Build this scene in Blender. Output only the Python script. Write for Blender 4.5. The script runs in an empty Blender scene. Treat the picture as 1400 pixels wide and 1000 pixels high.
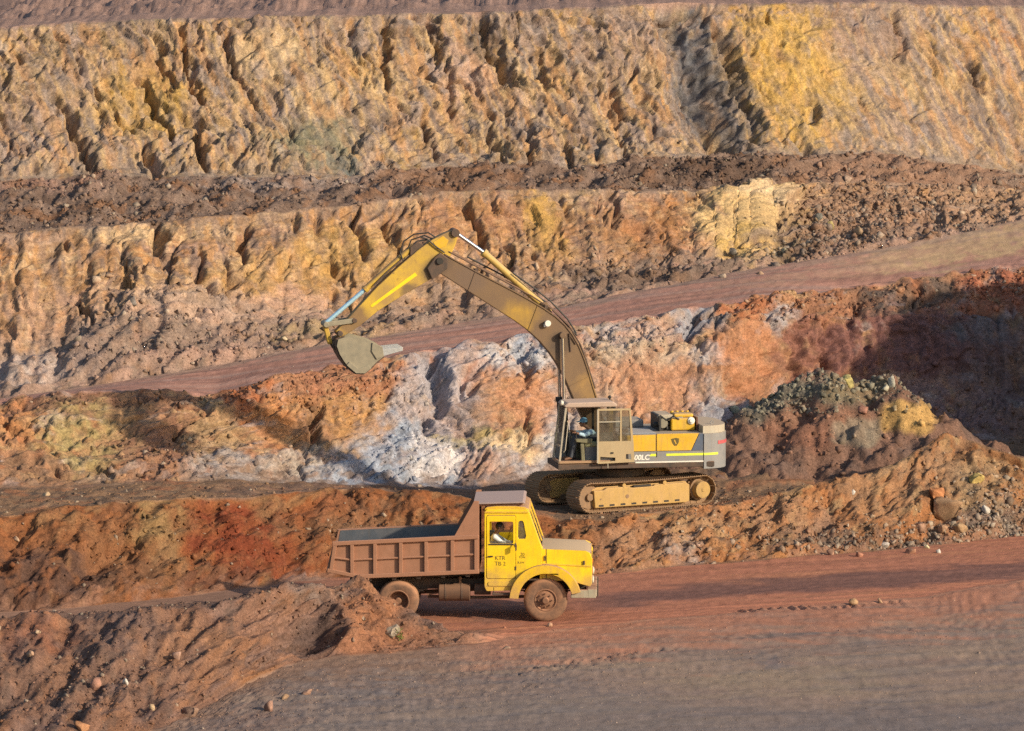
import bpy, bmesh, math, random
import numpy as np
from mathutils import Vector, Matrix
from mathutils.geometry import tessellate_polygon

R = math.radians
random.seed(7)
rng = np.random.default_rng(11)
scene = bpy.context.scene
col = scene.collection

# ------------------------------------------------------------------ camera
F_PX = 7345.0                      # focal length in pixels of a 1400 px wide frame
PITCH = R(5.8)
DIST, CAM_H = 130.0, 19.5
cd = bpy.data.cameras.new('camera')
cam = bpy.data.objects.new('camera', cd)
col.objects.link(cam)
cd.sensor_width = 36.0
cd.lens = F_PX / 1400.0 * 36.0
cd.clip_start = 1.0
cd.clip_end = 2000.0
cam.location = (0, -DIST, CAM_H)
cam.rotation_euler = (R(90) - PITCH, 0, 0)
scene.camera = cam

# ------------------------------------------------------------------ light
SUN_AZ, SUN_EL = R(57), R(23)      # to the right of and behind the camera
sv = Vector((math.sin(SUN_AZ) * math.cos(SUN_EL), -math.cos(SUN_AZ) * math.cos(SUN_EL), math.sin(SUN_EL)))
world = bpy.data.worlds.new('World')
scene.world = world
world.use_nodes = True
wn = world.node_tree
wn.nodes.clear()
sky = wn.nodes.new('ShaderNodeTexSky')
sky.sky_type = 'NISHITA'
sky.sun_disc = False
sky.sun_elevation = SUN_EL
sky.sun_rotation = math.atan2(sv.x, sv.y)
sky.air_density = 1.2
sky.dust_density = 1.5
bg = wn.nodes.new('ShaderNodeBackground')
bg.inputs['Strength'].default_value = 0.125
wo = wn.nodes.new('ShaderNodeOutputWorld')
wn.links.new(sky.outputs[0], bg.inputs['Color'])
wn.links.new(bg.outputs[0], wo.inputs['Surface'])
sl = bpy.data.lights.new('sun', 'SUN')
sl.energy = 4.6
sl.angle = R(1.6)
sl.color = (1.0, 0.82, 0.59)
so = bpy.data.objects.new('sun', sl)
col.objects.link(so)
so.rotation_euler = sv.to_track_quat('Z', 'Y').to_euler()
so.location = sv * 60
scene.view_settings.view_transform = 'Standard'
scene.view_settings.look = 'None'
scene.view_settings.exposure = 0.24
scene.view_settings.gamma = 1.0
scene.view_settings.use_curve_mapping = False
scene.cycles.max_bounces = 5
scene.cycles.use_denoising = False

# ------------------------------------------------------------------ helpers: picture to place
CP, SP = math.cos(PITCH), math.sin(PITCH)
def ray(px, py):
    x = (px - 700.0) / F_PX
    y = -(py - 500.0) / F_PX
    return np.array([x, CP + y * SP, -SP + y * CP])
def at_y(px, py, Y):
    d = ray(px, py); t = (Y + DIST) / d[1]
    return np.array([d[0] * t, Y, CAM_H + d[2] * t])
def at_z(px, py, Z):
    d = ray(px, py); t = (Z - CAM_H) / d[2]
    return np.array([d[0] * t, -DIST + d[1] * t, Z])
def project(X, Y, Z):
    dy = Y + DIST; dz = Z - CAM_H
    fw = dy * CP - dz * SP
    up = dy * SP + dz * CP
    return 700 + F_PX * X / fw, 500 - F_PX * up / fw

# ------------------------------------------------------------------ helpers: noise
def _hash(ix, iy, seed):
    h = (ix.astype(np.int64) * 374761393 + iy.astype(np.int64) * 668265263 + seed * 974634777) & 0xFFFFFFFF
    h = ((h ^ (h >> 13)) * 1274126177) & 0xFFFFFFFF
    return (h ^ (h >> 16)) & 0xFFFF
_ang = np.linspace(0, 2 * np.pi, 65536, endpoint=False)
_CA, _SA = np.cos(_ang).astype(np.float32), np.sin(_ang).astype(np.float32)
def perlin(x, y, seed=0):
    x0 = np.floor(x); y0 = np.floor(y)
    fx = (x - x0).astype(np.float32); fy = (y - y0).astype(np.float32)
    ix = x0.astype(np.int64); iy = y0.astype(np.int64)
    def g(dx, dy):
        h = _hash(ix + dx, iy + dy, seed)
        return _CA[h] * (fx - dx) + _SA[h] * (fy - dy)
    u = fx * fx * fx * (fx * (fx * 6 - 15) + 10)
    v = fy * fy * fy * (fy * (fy * 6 - 15) + 10)
    a = g(0, 0); b = g(1, 0); c = g(0, 1); d = g(1, 1)
    return ((a + (b - a) * u) * (1 - v) + (c + (d - c) * u) * v) * 1.5
def fbm(x, y, octs=4, seed=0, gain=0.5, lac=2.03):
    s = 0; a = 1.0
    for i in range(octs):
        s = s + a * perlin(x, y, seed + i * 17)
        x = x * lac + 5.3; y = y * lac + 1.7; a *= gain
    return s
def facets(x, y, seed):
    """broken rock: every cell of a Voronoi pattern is one flat face, set back or forward and tipped its own way"""
    ix = np.floor(x).astype(np.int64); iy = np.floor(y).astype(np.int64)
    best = np.full(x.shape, 9.0); out = np.zeros(x.shape)
    for dx in (-1, 0, 1):
        for dy in (-1, 0, 1):
            h1 = _hash(ix + dx, iy + dy, seed) / 65536.0; h2 = _hash(ix + dx, iy + dy, seed + 1) / 65536.0
            qx = x - (ix + dx + h1); qy = y - (iy + dy + h2)
            d = qx * qx + qy * qy
            h3 = _hash(ix + dx, iy + dy, seed + 2) / 65536.0 - .5; h4 = _hash(ix + dx, iy + dy, seed + 3) / 65536.0 - .5; h5 = _hash(ix + dx, iy + dy, seed + 4) / 65536.0 - .5
            m = d < best
            best = np.where(m, d, best); out = np.where(m, h3 + 1.5 * (qx * h4 + qy * h5), out)
    return out
def sstep(a, b, x):
    t = np.clip((x - a) / (b - a), 0, 1)
    return t * t * (3 - 2 * t)

# ------------------------------------------------------------------ helpers: objects
def tag(o, label=None, cat=None, group=None, kind=None):
    if label: o['label'] = label
    if cat: o['category'] = cat
    if group: o['group'] = group
    if kind: o['kind'] = kind
    return o
def empty(name, loc, rot=(0, 0, 0), parent=None):
    o = bpy.data.objects.new(name, None)
    col.objects.link(o)
    o.location = loc; o.rotation_euler = rot
    o.empty_display_size = 0.3
    if parent: o.parent = parent
    return o

# ------------------------------------------------------------------ materials
def nodes_of(name):
    m = bpy.data.materials.new(name)
    m.use_nodes = True
    nt = m.node_tree
    return m, nt, nt.nodes['Principled BSDF']
def N(nt, kind, **kw):
    n = nt.nodes.new(kind)
    for k, v in kw.items():
        setattr(n, k, v)
    return n
def noise_node(nt, scale, detail=6, rough=0.6, vec=None):
    n = N(nt, 'ShaderNodeTexNoise')
    n.inputs['Scale'].default_value = scale
    n.inputs['Detail'].default_value = detail
    n.inputs['Roughness'].default_value = rough
    if vec: nt.links.new(vec, n.inputs['Vector'])
    return n
def ramp(nt, src, p0, p1, c0=(0, 0, 0, 1), c1=(1, 1, 1, 1)):
    r = N(nt, 'ShaderNodeValToRGB')
    r.color_ramp.elements[0].position = p0; r.color_ramp.elements[0].color = c0
    r.color_ramp.elements[1].position = p1; r.color_ramp.elements[1].color = c1
    nt.links.new(src, r.inputs[0])
    return r
def mixc(nt, fac, a, b, mode='MIX'):
    m = N(nt, 'ShaderNodeMix', data_type='RGBA', blend_type=mode)
    for i, v in ((0, fac), (6, a), (7, b)):
        if hasattr(v, 'is_output'): nt.links.new(v, m.inputs[i])
        elif i == 0: m.inputs[0].default_value = v
        else: m.inputs[i].default_value = (*v, 1) if len(v) == 3 else v
    return m.outputs[2]

def earth_material(name, lo=0.62, hi=1.42, grain=14.0, bump=0.5, dist=0.05, stretch=None, soft=1.0):
    """soil or rock: mineral colour from the mesh, grain and relief from noise"""
    m, nt, b = nodes_of(name)
    tc = N(nt, 'ShaderNodeTexCoord')
    vec = tc.outputs['Object']
    if stretch:
        mp = N(nt, 'ShaderNodeMapping'); mp.inputs['Scale'].default_value = stretch
        nt.links.new(vec, mp.inputs['Vector']); vec = mp.outputs[0]
    at = N(nt, 'ShaderNodeAttribute', attribute_name='mineral')
    n1 = noise_node(nt, grain, 5, 0.7, vec)
    r1 = ramp(nt, n1.outputs['Fac'], 0.32, 0.70, (lo, lo, lo, 1), (hi, hi, hi, 1))
    c1 = mixc(nt, 1.0, at.outputs['Color'], r1.outputs['Color'], 'MULTIPLY')
    n2 = noise_node(nt, grain * 0.17, 4, 0.6, vec)
    r2 = ramp(nt, n2.outputs['Fac'], 0.3, 0.72, (1 - .10 * soft, 1 - .14 * soft, 1 - .16 * soft, 1), (1 + .09 * soft, 1 + .09 * soft, 1 + .08 * soft, 1))
    c2 = mixc(nt, 1.0, c1, r2.outputs['Color'], 'MULTIPLY')
    nt.links.new(c2, b.inputs['Base Color'])
    b.inputs['Roughness'].default_value = 0.95
    b.inputs['Specular IOR Level'].default_value = 0.12
    n3 = noise_node(nt, grain * 1.3, 8, 0.72, vec)
    bp = N(nt, 'ShaderNodeBump')
    bp.inputs['Strength'].default_value = bump
    bp.inputs['Distance'].default_value = dist
    nt.links.new(n3.outputs['Fac'], bp.inputs['Height'])
    nt.links.new(bp.outputs[0], b.inputs['Normal'])
    return m

def paint(name, base, dust=0.35, rough=0.5, metal=0.0, dustcol=(0.33, 0.19, 0.12), rust=0.25, scale=3.0, rustcol=(0.13, 0.06, 0.03), splash=None, spots=(), streak=0.35):
    """old machine paint: fading, rust spots, and dust that settles on upward faces"""
    m, nt, b = nodes_of(name)
    tc = N(nt, 'ShaderNodeTexCoord'); vec = tc.outputs['Object']
    n1 = noise_node(nt, scale, 8, 0.65, vec)
    f1 = ramp(nt, n1.outputs['Fac'], 0.35, 0.7)
    dk = tuple(c * 0.82 for c in base)
    c = mixc(nt, f1.outputs['Color'], base, dk)
    n2 = noise_node(nt, scale * 4.5, 6, 0.7, vec)
    rs = ramp(nt, n2.outputs['Fac'], 0.74 - 0.28 * rust, 0.80 - 0.20 * rust)
    sc = N(nt, 'ShaderNodeMath', operation='MULTIPLY'); nt.links.new(rs.outputs['Color'], sc.inputs[0]); sc.inputs[1].default_value = min(1.0, rust * 2.2)
    c = mixc(nt, sc.outputs[0], c, rustcol)
    geo = N(nt, 'ShaderNodeNewGeometry')
    sx = N(nt, 'ShaderNodeSeparateXYZ'); nt.links.new(geo.outputs['Normal'], sx.inputs[0])
    up = N(nt, 'ShaderNodeMapRange'); up.inputs[1].default_value = 0.1; up.inputs[2].default_value = 0.75
    nt.links.new(sx.outputs['Z'], up.inputs[0])
    n3 = noise_node(nt, scale * 1.6, 7, 0.65, vec)
    dn = ramp(nt, n3.outputs['Fac'], 0.5 - 0.35 * dust, 0.75)
    dm = N(nt, 'ShaderNodeMath', operation='MULTIPLY'); nt.links.new(dn.outputs['Color'], dm.inputs[0]); dm.inputs[1].default_value = min(1, dust * 1.1)
    ad = N(nt, 'ShaderNodeMath', operation='ADD'); ad.use_clamp = True
    um = N(nt, 'ShaderNodeMath', operation='MULTIPLY'); nt.links.new(up.outputs[0], um.inputs[0]); um.inputs[1].default_value = 0.85 if dust > 0 else 0
    nt.links.new(dm.outputs[0], ad.inputs[0]); nt.links.new(um.outputs[0], ad.inputs[1])
    for (cen, rad, scol, amt) in spots:                    # grease, bare paint, caked dirt at one place on the part
        vd = N(nt, 'ShaderNodeVectorMath', operation='DISTANCE'); nt.links.new(vec, vd.inputs[0]); vd.inputs[1].default_value = cen
        nn = N(nt, 'ShaderNodeMath', operation='MULTIPLY_ADD'); nt.links.new(n1.outputs['Fac'], nn.inputs[0]); nn.inputs[1].default_value = rad * 1.5; nn.inputs[2].default_value = -rad * .75
        aa = N(nt, 'ShaderNodeMath', operation='ADD'); nt.links.new(vd.outputs['Value'], aa.inputs[0]); nt.links.new(nn.outputs[0], aa.inputs[1])
        mr = N(nt, 'ShaderNodeMapRange'); mr.inputs[1].default_value = rad; mr.inputs[2].default_value = rad * .45; mr.inputs[3].default_value = 0; mr.inputs[4].default_value = amt
        nt.links.new(aa.outputs[0], mr.inputs[0])
        c = mixc(nt, mr.outputs[0], c, scol)
    if streak:                                              # runs of rain and mud down the sheet metal
        mp = N(nt, 'ShaderNodeMapping'); mp.inputs['Scale'].default_value = (11, 11, 1.1); nt.links.new(vec, mp.inputs['Vector'])
        ns = noise_node(nt, 1.0, 5, 0.6, mp.outputs[0]); rk = ramp(nt, ns.outputs['Fac'], 0.5, 0.72)
        ks = N(nt, 'ShaderNodeMath', operation='MULTIPLY'); nt.links.new(rk.outputs['Color'], ks.inputs[0]); ks.inputs[1].default_value = streak
        c = mixc(nt, ks.outputs[0], c, tuple(v * .55 for v in dustcol))
    c = mixc(nt, ad.outputs[0], c, dustcol)
    if splash:
        sz = N(nt, 'ShaderNodeSeparateXYZ'); nt.links.new(vec, sz.inputs[0])
        nz = N(nt, 'ShaderNodeMath', operation='MULTIPLY_ADD'); nt.links.new(n1.outputs['Fac'], nz.inputs[0]); nz.inputs[1].default_value = -.9; nt.links.new(sz.outputs['Z'], nz.inputs[2])
        mr = N(nt, 'ShaderNodeMapRange'); mr.inputs[1].default_value = splash[1] - .45; mr.inputs[2].default_value = splash[0] - .45; mr.inputs[3].default_value = 0; mr.inputs[4].default_value = splash[2]
        nt.links.new(nz.outputs[0], mr.inputs[0]); c = mixc(nt, mr.outputs[0], c, dustcol)
    nt.links.new(c, b.inputs['Base Color'])
    rr = N(nt, 'ShaderNodeMapRange'); rr.inputs[3].default_value = rough; rr.inputs[4].default_value = 0.95
    nt.links.new(ad.outputs[0], rr.inputs[0]); nt.links.new(rr.outputs[0], b.inputs['Roughness'])
    b.inputs['Metallic'].default_value = metal
    bp = N(nt, 'ShaderNodeBump'); bp.inputs['Strength'].default_value = 0.15; bp.inputs['Distance'].default_value = 0.01
    nt.links.new(n2.outputs['Fac'], bp.inputs['Height']); nt.links.new(bp.outputs[0], b.inputs['Normal'])
    return m
def plain(name, c, rough=0.7, metal=0.0, var=0.25, scale=6.0):
    m, nt, b = nodes_of(name)
    tc = N(nt, 'ShaderNodeTexCoord')
    n1 = noise_node(nt, scale, 6, 0.65, tc.outputs['Object'])
    lo = tuple(v * (1 - var) for v in c); hi = tuple(min(1, v * (1 + var)) for v in c)
    r = ramp(nt, n1.outputs['Fac'], 0.3, 0.7, (*lo, 1), (*hi, 1))
    nt.links.new(r.outputs['Color'], b.inputs['Base Color'])
    b.inputs['Roughness'].default_value = rough
    b.inputs['Metallic'].default_value = metal
    return m
def glass(name, tint=(0.5, 0.55, 0.55), opacity=0.35):
    m, nt, b = nodes_of(name)
    tr = N(nt, 'ShaderNodeBsdfTransparent'); tr.inputs[0].default_value = (*tint, 1)
    b.inputs['Base Color'].default_value = (0.30, 0.24, 0.19, 1)
    b.inputs['Roughness'].default_value = 0.25
    tc = N(nt, 'ShaderNodeTexCoord')
    n1 = noise_node(nt, 5, 5, 0.6, tc.outputs['Object'])
    r = ramp(nt, n1.outputs['Fac'], 0.3, 0.75, (opacity * 0.5,) * 3 + (1,), (min(1, opacity * 1.6),) * 3 + (1,))
    mx = N(nt, 'ShaderNodeMixShader')
    nt.links.new(r.outputs['Color'], mx.inputs[0]); nt.links.new(tr.outputs[0], mx.inputs[1]); nt.links.new(b.outputs[0], mx.inputs[2])
    nt.links.new(mx.outputs[0], nt.nodes['Material Output'].inputs['Surface'])
    return m

M = {}
M['cliff'] = earth_material('cliff_rock', 0.62, 1.40, 13.0, 0.6, 0.06)
M['soil'] = earth_material('loose_soil', 0.62, 1.42, 16.0, 0.7, 0.05)
M['road'] = earth_material('packed_dirt', 0.80, 1.22, 60.0, 0.6, 0.02, soft=.3)
M['stone'] = earth_material('stone', 0.75, 1.25, 18.0, 0.5, 0.03)
# ------------------------------------------------------------------ terrain: lines of the pit, from front to back
# every line is a run of world points (X, Y, Z), read off the photograph with a depth or a height
def LY(*pts): return np.array([at_y(*p) for p in pts])
def LZ(*pts): return np.array([at_z(*p) for p in pts])
def LW(*pts): return np.array(pts, float)

lines = {}
lines['A0'] = LW((-60, -50, -0.4), (60, -50, -0.4))
lines['A1'] = LW((-60, -22.0, -0.1), (60, -21.0, -0.05))
lines['L1'] = LZ((-250, 1030, 0), (0, 1024, 0), (120, 1016, 0), (225, 994, 0), (295, 962, 0), (350, 930, 0), (400, 906, 0), (500, 893, 0), (600, 886, 0), (660, 880, 0),
                 (760, 864, 0), (830, 855, 0), (1000, 840, 0), (1250, 819, 0), (1400, 795, 0), (1600, 770, 0))
lines['L2'] = LY((-250, 858, -11), (0, 845, -9.5), (100, 842, -8.8), (200, 832, -7.8), (290, 821, -6.6), (380, 808, -4.6), (440, 799, -3.0), (480, 796, -2.7), (508, 796, -2.6),
                 (543, 822, -2.4), (571, 846, -2.4), (600, 868, -2.6), (640, 874, -2.8), (690, 866, -1.9), (760, 858.5, -1.1), (830, 851, -0.1), (1000, 836, 2.0), (1250, 815, 4.6), (1400, 791, 8.0), (1600, 766, 12))
lines['L3'] = LZ((-250, 868, 0.15), (0, 850, 0.15), (100, 848, 0.12), (200, 843, 0.1), (290, 838, 0.05), (380, 840, 0.02), (440, 846, 0), (480, 852, 0), (512, 856, 0),
                 (540, 862, 0), (565, 864, 0), (600, 864, 0), (640, 862, 0), (690, 858, 0), (760, 852, 0), (830, 845, 0), (1000, 828, 0), (1250, 806, 0), (1400, 783, 0), (1600, 758, 0))
lines['L4'] = LZ((-250, 850, 0.3), (0, 838, 0.3), (180, 824, 0.25), (300, 809, 0.2), (400, 796, 0.15), (450, 790, 0.12), (540, 789, 0.1), (650, 788, 0.05), (760, 788, 0.05), (820, 786, 0.05),
                 (900, 776, 0.05), (1000, 769, 0.05), (1100, 760, 0.05), (1200, 753, 0.05), (1300, 743, 0.05), (1400, 733, 0.05), (1600, 715, 0.05))
lines['L5'] = LY((-250, 718, 1.5), (0, 706, 3.6), (50, 698, 4.1), (130, 691, 5.0), (200, 683, 6.0), (300, 680, 7.4), (350, 678, 8.2), (450, 669, 10.2), (520, 668, 10.8), (600, 673, 11.2), (680, 690, 11.0),
                 (760, 711, 11.0), (850, 707, 11.2), (900, 699, 11.9), (960, 693, 12.6), (1000, 690, 13.0), (1060, 674, 14.0), (1110, 662, 14.8), (1180, 650, 15.8), (1230, 634, 16.6), (1260, 612, 17.3), (1290, 592, 18.0),
                 (1340, 606, 18.0), (1400, 626, 17.6), (1600, 640, 18))
lines['L5b'] = LW((-20, 4.5, 2.3), (-12, 6.5, 2.15), (-9, 9, 2.0), (-6, 11.5, 1.75), (-3, 13.5, 1.35), (-1, 13.6, 1.15), (2, 14.0, 1.12), (5, 15, 1.12), (7, 17, 1.1), (9, 19, 0.9), (12, 21.5, 0.8), (16, 22, 0.8), (30, 22, 0.8))
lines['L6'] = LY((-250, 672, 7.0), (0, 668, 9.0), (100, 668, 9.8), (200, 660, 11.2), (300, 656, 12.8), (400, 662, 14.6), (500, 662, 16.2), (600, 668, 17.2), (650, 669, 17.6), (700, 658, 19.0), (760, 646, 20.8), (850, 640, 22.0), (985, 634, 23.2),
                 (1030, 620, 25), (1080, 606, 27), (1160, 596, 28.5), (1250, 596, 29.5), (1330, 600, 29.5), (1400, 606, 29), (1600, 620, 27))
lines['L6b'] = LY((-250, 628, 9.6), (0, 622, 11.2), (100, 620, 12.0), (200, 612, 13.4), (300, 606, 15.0), (400, 604, 16.8), (500, 596, 18.4), (600, 590, 19.8), (650, 586, 20.4), (700, 578, 21.6), (760, 566, 23), (850, 560, 24), (985, 545, 25.4),
                  (1030, 540, 27.4), (1080, 525, 29.4), (1160, 518, 31.2), (1250, 520, 32.2), (1330, 520, 32.6), (1400, 530, 32.2), (1600, 540, 30))
lines['L7m'] = LY((-250, 580, 11.4), (0, 572, 12.8), (60, 566, 13.3), (130, 562, 13.9), (200, 560, 14.6), (290, 564, 15.6), (340, 556, 16.4), (400, 544, 17.8), (450, 536, 18.8), (500, 525, 19.8), (600, 508, 21.6), (690, 492, 23.0), (740, 486, 23.8), (800, 478, 24.6),
                  (900, 460, 26.2), (1000, 448, 27.8), (1080, 438, 30.4), (1150, 434, 32.0), (1240, 430, 33.2), (1340, 428, 33.8), (1400, 426, 33.8), (1600, 420, 32))
lines['L7'] = LY((-250, 556, 12.6), (0, 548, 14.0), (60, 540, 14.5), (130, 535, 15.1), (200, 533, 15.9), (250, 537, 16.5), (290, 541, 16.9), (340, 528, 17.8), (400, 515, 19.2), (450, 505, 20.2), (500, 495, 21.2), (560, 485, 22.3), (600, 478, 23.0), (650, 470, 23.8),
                 (690, 462, 24.5), (740, 455, 25.3), (800, 447, 26.0), (850, 437, 26.7), (900, 428, 27.5), (950, 421, 28.3), (1000, 415, 29.3), (1040, 405, 30.6), (1080, 400, 31.8), (1150, 395, 33.8), (1200, 389, 34.8), (1240, 383, 35.6), (1290, 378, 36.2), (1340, 369, 36.8), (1400, 361, 37.4), (1600, 345, 38))
def crest_back(a, dy, dz):
    b = a.copy(); b[:, 1] += dy; b[:, 2] += dz; return b
# the walls run nearly square to the view: ease the depth of their two ends toward the middle
def ease(a, k):
    yc = np.interp(0.0, a[:, 0], a[:, 1])
    out = []
    for x, y, z in a:
        px, py = project(x, y, z)
        out.append(at_y(px, py, yc + (y - yc) * k))
    return np.array(out)
for n_ in ('L6', 'L6b', 'L7m', 'L7'): lines[n_] = ease(lines[n_], 0.72)
lines['L7b'] = crest_back(lines['L7'], 1.3, -0.22)
lines['L8'] = LZ((-250, 570, 3.75), (0, 545, 3.9), (150, 525, 4.0), (300, 500, 4.15), (450, 470, 4.45), (550, 455, 4.6), (650, 438, 4.75), (750, 424, 4.9), (800, 413, 5.0), (900, 393, 5.2), (1000, 373, 5.4), (1100, 357, 5.6), (1200, 341, 5.8), (1300, 322, 6.0), (1400, 300, 6.2), (1600, 270, 6.4))
lines['L8b'] = LY((-250, 500, 15.5), (0, 492, 18.0), (60, 488, 18.8), (120, 455, 20.2), (180, 408, 21.8), (260, 415, 23.0), (330, 425, 24.4), (420, 432, 26.2), (480, 436, 27.4), (560, 425, 29.4), (650, 398, 31.8), (750, 392, 33.4), (800, 384, 34.4), (900, 366, 36.6), (1000, 346, 39.6), (1060, 330, 41.6), (1100, 310, 43.4), (1200, 296, 46.4), (1300, 285, 49.6), (1400, 276, 53.4), (1600, 250, 60))
lines['L9'] = LY((-250, 330, 20.5), (0, 318, 22.5), (100, 310, 24.5), (200, 305, 26.2), (290, 296, 28.0), (400, 287, 30.2), (450, 283, 31.2), (550, 270, 33.4), (600, 262, 34.8), (700, 258, 36.8), (800, 258, 38.6), (900, 260, 40.6), (980, 260, 42.2), (1085, 254, 44.0), (1110, 250, 45.2), (1200, 248, 48.4), (1300, 255, 51.4), (1400, 260, 54.6), (1600, 235, 61))
lines['L9b'] = LY((-250, 296, 24.5), (0, 284, 26.5), (100, 276, 28.5), (200, 272, 30.0), (290, 268, 31.4), (400, 264, 33.4), (550, 251, 36.6), (600, 244, 37.8), (700, 240, 39.6), (800, 240, 41.2), (900, 238, 42.8), (980, 236, 44.2), (1085, 232, 46.0), (1110, 230, 46.8), (1200, 228, 49.8), (1300, 240, 52.4), (1400, 250, 55.4), (1600, 225, 62))
lines['L10'] = LY((-250, 260, 28), (0, 247, 30.5), (60, 244, 31.5), (150, 236, 32.8), (250, 243, 33.5), (350, 242, 34.6), (430, 243, 35.8), (500, 241, 36.8), (540, 234, 38.0), (600, 228, 39.6), (680, 222, 41.2), (750, 225, 42.2), (830, 227, 43.0), (880, 215, 44.2), (950, 213, 45.2), (1000, 206, 46.4), (1060, 208, 47.4), (1100, 213, 48.0), (1200, 208, 51.0), (1300, 223, 53.4), (1400, 239, 56.4), (1600, 215, 63))
lines['L10b'] = LY((-250, 190, 30.5), (0, 180, 33.0), (150, 172, 35.2), (300, 172, 36.6), (430, 172, 38.4), (540, 168, 40.4), (680, 158, 43.2), (830, 152, 45.4), (950, 146, 47.6), (1060, 142, 50.0), (1200, 138, 53.6), (1300, 148, 56.0), (1400, 152, 59.0), (1600, 140, 66))
lines['L11'] = LY((-250, 52, 33.5), (0, 38, 36.4), (100, 30, 38.0), (200, 26, 39.2), (300, 25, 40.4), (400, 22, 41.8), (500, 20, 43.2), (600, 17, 44.6), (700, 15, 46.0), (800, 10, 47.6), (900, 4, 49.4), (1000, 5, 52.0), (1100, 4, 54.6), (1200, 2, 57.0), (1300, 7, 60.0), (1400, 8, 63.0), (1600, 0, 70))
for n_ in ('L8', 'L8b', 'L9', 'L9b', 'L10', 'L10b', 'L11'): lines[n_] = ease(lines[n_], 0.6)
lines['J1'] = crest_back(lines['L11'], 22, 0.5)
lines['J2'] = crest_back(lines['L11'], 36, 8)
lines['J3'] = crest_back(lines['L11'], 200, 16)

zones = [('A0', 'A1', 10), ('A1', 'L1', 100), ('L1', 'L2', 92), ('L2', 'L3', 26), ('L3', 'L4', 50), ('L4', 'L5', 90), ('L5', 'L5b', 22), ('L5b', 'L6', 28),
         ('L6', 'L6b', 62), ('L6b', 'L7m', 66), ('L7m', 'L7', 32), ('L7', 'L7b', 8), ('L7b', 'L8', 32), ('L8', 'L8b', 46), ('L8b', 'L9', 92), ('L9', 'L9b', 18), ('L9b', 'L10', 18),
         ('L10', 'L10b', 50), ('L10b', 'L11', 88), ('L11', 'J1', 26), ('J1', 'J2', 8), ('J2', 'J3', 3)]

core = np.arange(-17.0, 21.0, 0.046)
XG = np.concatenate([np.linspace(-60, -17.2, 70), core, np.linspace(21.2, 60, 70)])
NC = len(XG)
def line_on_grid(a):
    o = np.argsort(a[:, 0]); a = a[o]
    y = np.interp(XG, a[:, 0], a[:, 1]); z = np.interp(XG, a[:, 0], a[:, 2])
    k = np.exp(-np.linspace(-2, 2, 9) ** 2); k /= k.sum()          # round the kinks of the polyline
    pad = lambda v: np.convolve(np.pad(v, 4, mode='edge'), k, mode='valid')
    return pad(y), pad(z)
LG = {k: line_on_grid(v) for k, v in lines.items()}
# crests and feet are broken, not ruled
for q_, (n_, ay, az) in enumerate((('L5', .20, .05), ('L6', .20, .04), ('L7', .15, .07), ('L8b', .30, .18), ('L9', .10, .055), ('L10', .12, .05), ('L11', .10, .05), ('L1', .30, 0), ('L4', .22, 0))):
    y_, z_ = LG[n_]
    LG[n_] = (y_ + ay * fbm(XG / 1.7, XG * 0 + q_ * 3.1, 3, 30 + q_, .5), z_ + az * fbm(XG / .9, XG * 0 + q_ * 5.7 + 2, 3, 60 + q_, .55))

rowsY, rowsZ, rowsZone, rowsT = [], [], [], []
for zi, (a, b, n) in enumerate(zones):
    ya, za = LG[a]; yb, zb = LG[b]
    for i in range(n):
        t = i / n
        rowsY.append(ya + (yb - ya) * t); rowsZ.append(za + (zb - za) * t); rowsZone.append(zi); rowsT.append(t)
ya, za = LG['J3']
rowsY.append(ya); rowsZ.append(za); rowsZone.append(len(zones) - 1); rowsT.append(1.0)
BY = np.array(rowsY); BZ = np.array(rowsZ); BX = np.broadcast_to(XG, BY.shape).copy()
ZONE = np.array(rowsZone); TT = np.array(rowsT)
NR = len(ZONE)
# gently round the profile where two zones meet
for _ in range(2):
    for Q in (BY, BZ):
        Q[1:-1] = 0.25 * Q[:-2] + 0.5 * Q[1:-1] + 0.25 * Q[2:]
# slow wander so that no line is ruled
S1 = np.concatenate([[0], np.cumsum(np.mean(np.hypot(np.diff(BY[:, 70:-70], axis=0), np.diff(BZ[:, 70:-70], axis=0)), axis=1))])
SS = np.broadcast_to(S1[:, None], BY.shape)

gx = np.stack([np.gradient(BX, axis=1), np.gradient(BY, axis=1), np.gradient(BZ, axis=1)], -1)
gr = np.stack([np.zeros_like(BX), np.gradient(BY, axis=0), np.gradient(BZ, axis=0)], -1)
NRM = np.cross(gx, gr)
NRM /= np.linalg.norm(NRM, axis=-1, keepdims=True) + 1e-9
k = np.ones(13) / 13
for c in range(3):
    cs = np.cumsum(np.pad(NRM[..., c], ((7, 6), (0, 0)), mode='edge'), axis=0)
    NRM[..., c] = (cs[13:] - cs[:-13]) / 13
NRM /= np.linalg.norm(NRM, axis=-1, keepdims=True) + 1e-9

PX, PY = project(BX, BY, BZ)
DISP = np.zeros_like(BX)
def rows(*zs):
    idx = np.where(np.isin(ZONE, zs))[0]
    return slice(idx[0], idx[-1] + 1)
def vfrac(sl):
    n = sl.stop - sl.start
    return np.linspace(0, 1, n)[:, None]

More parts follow.
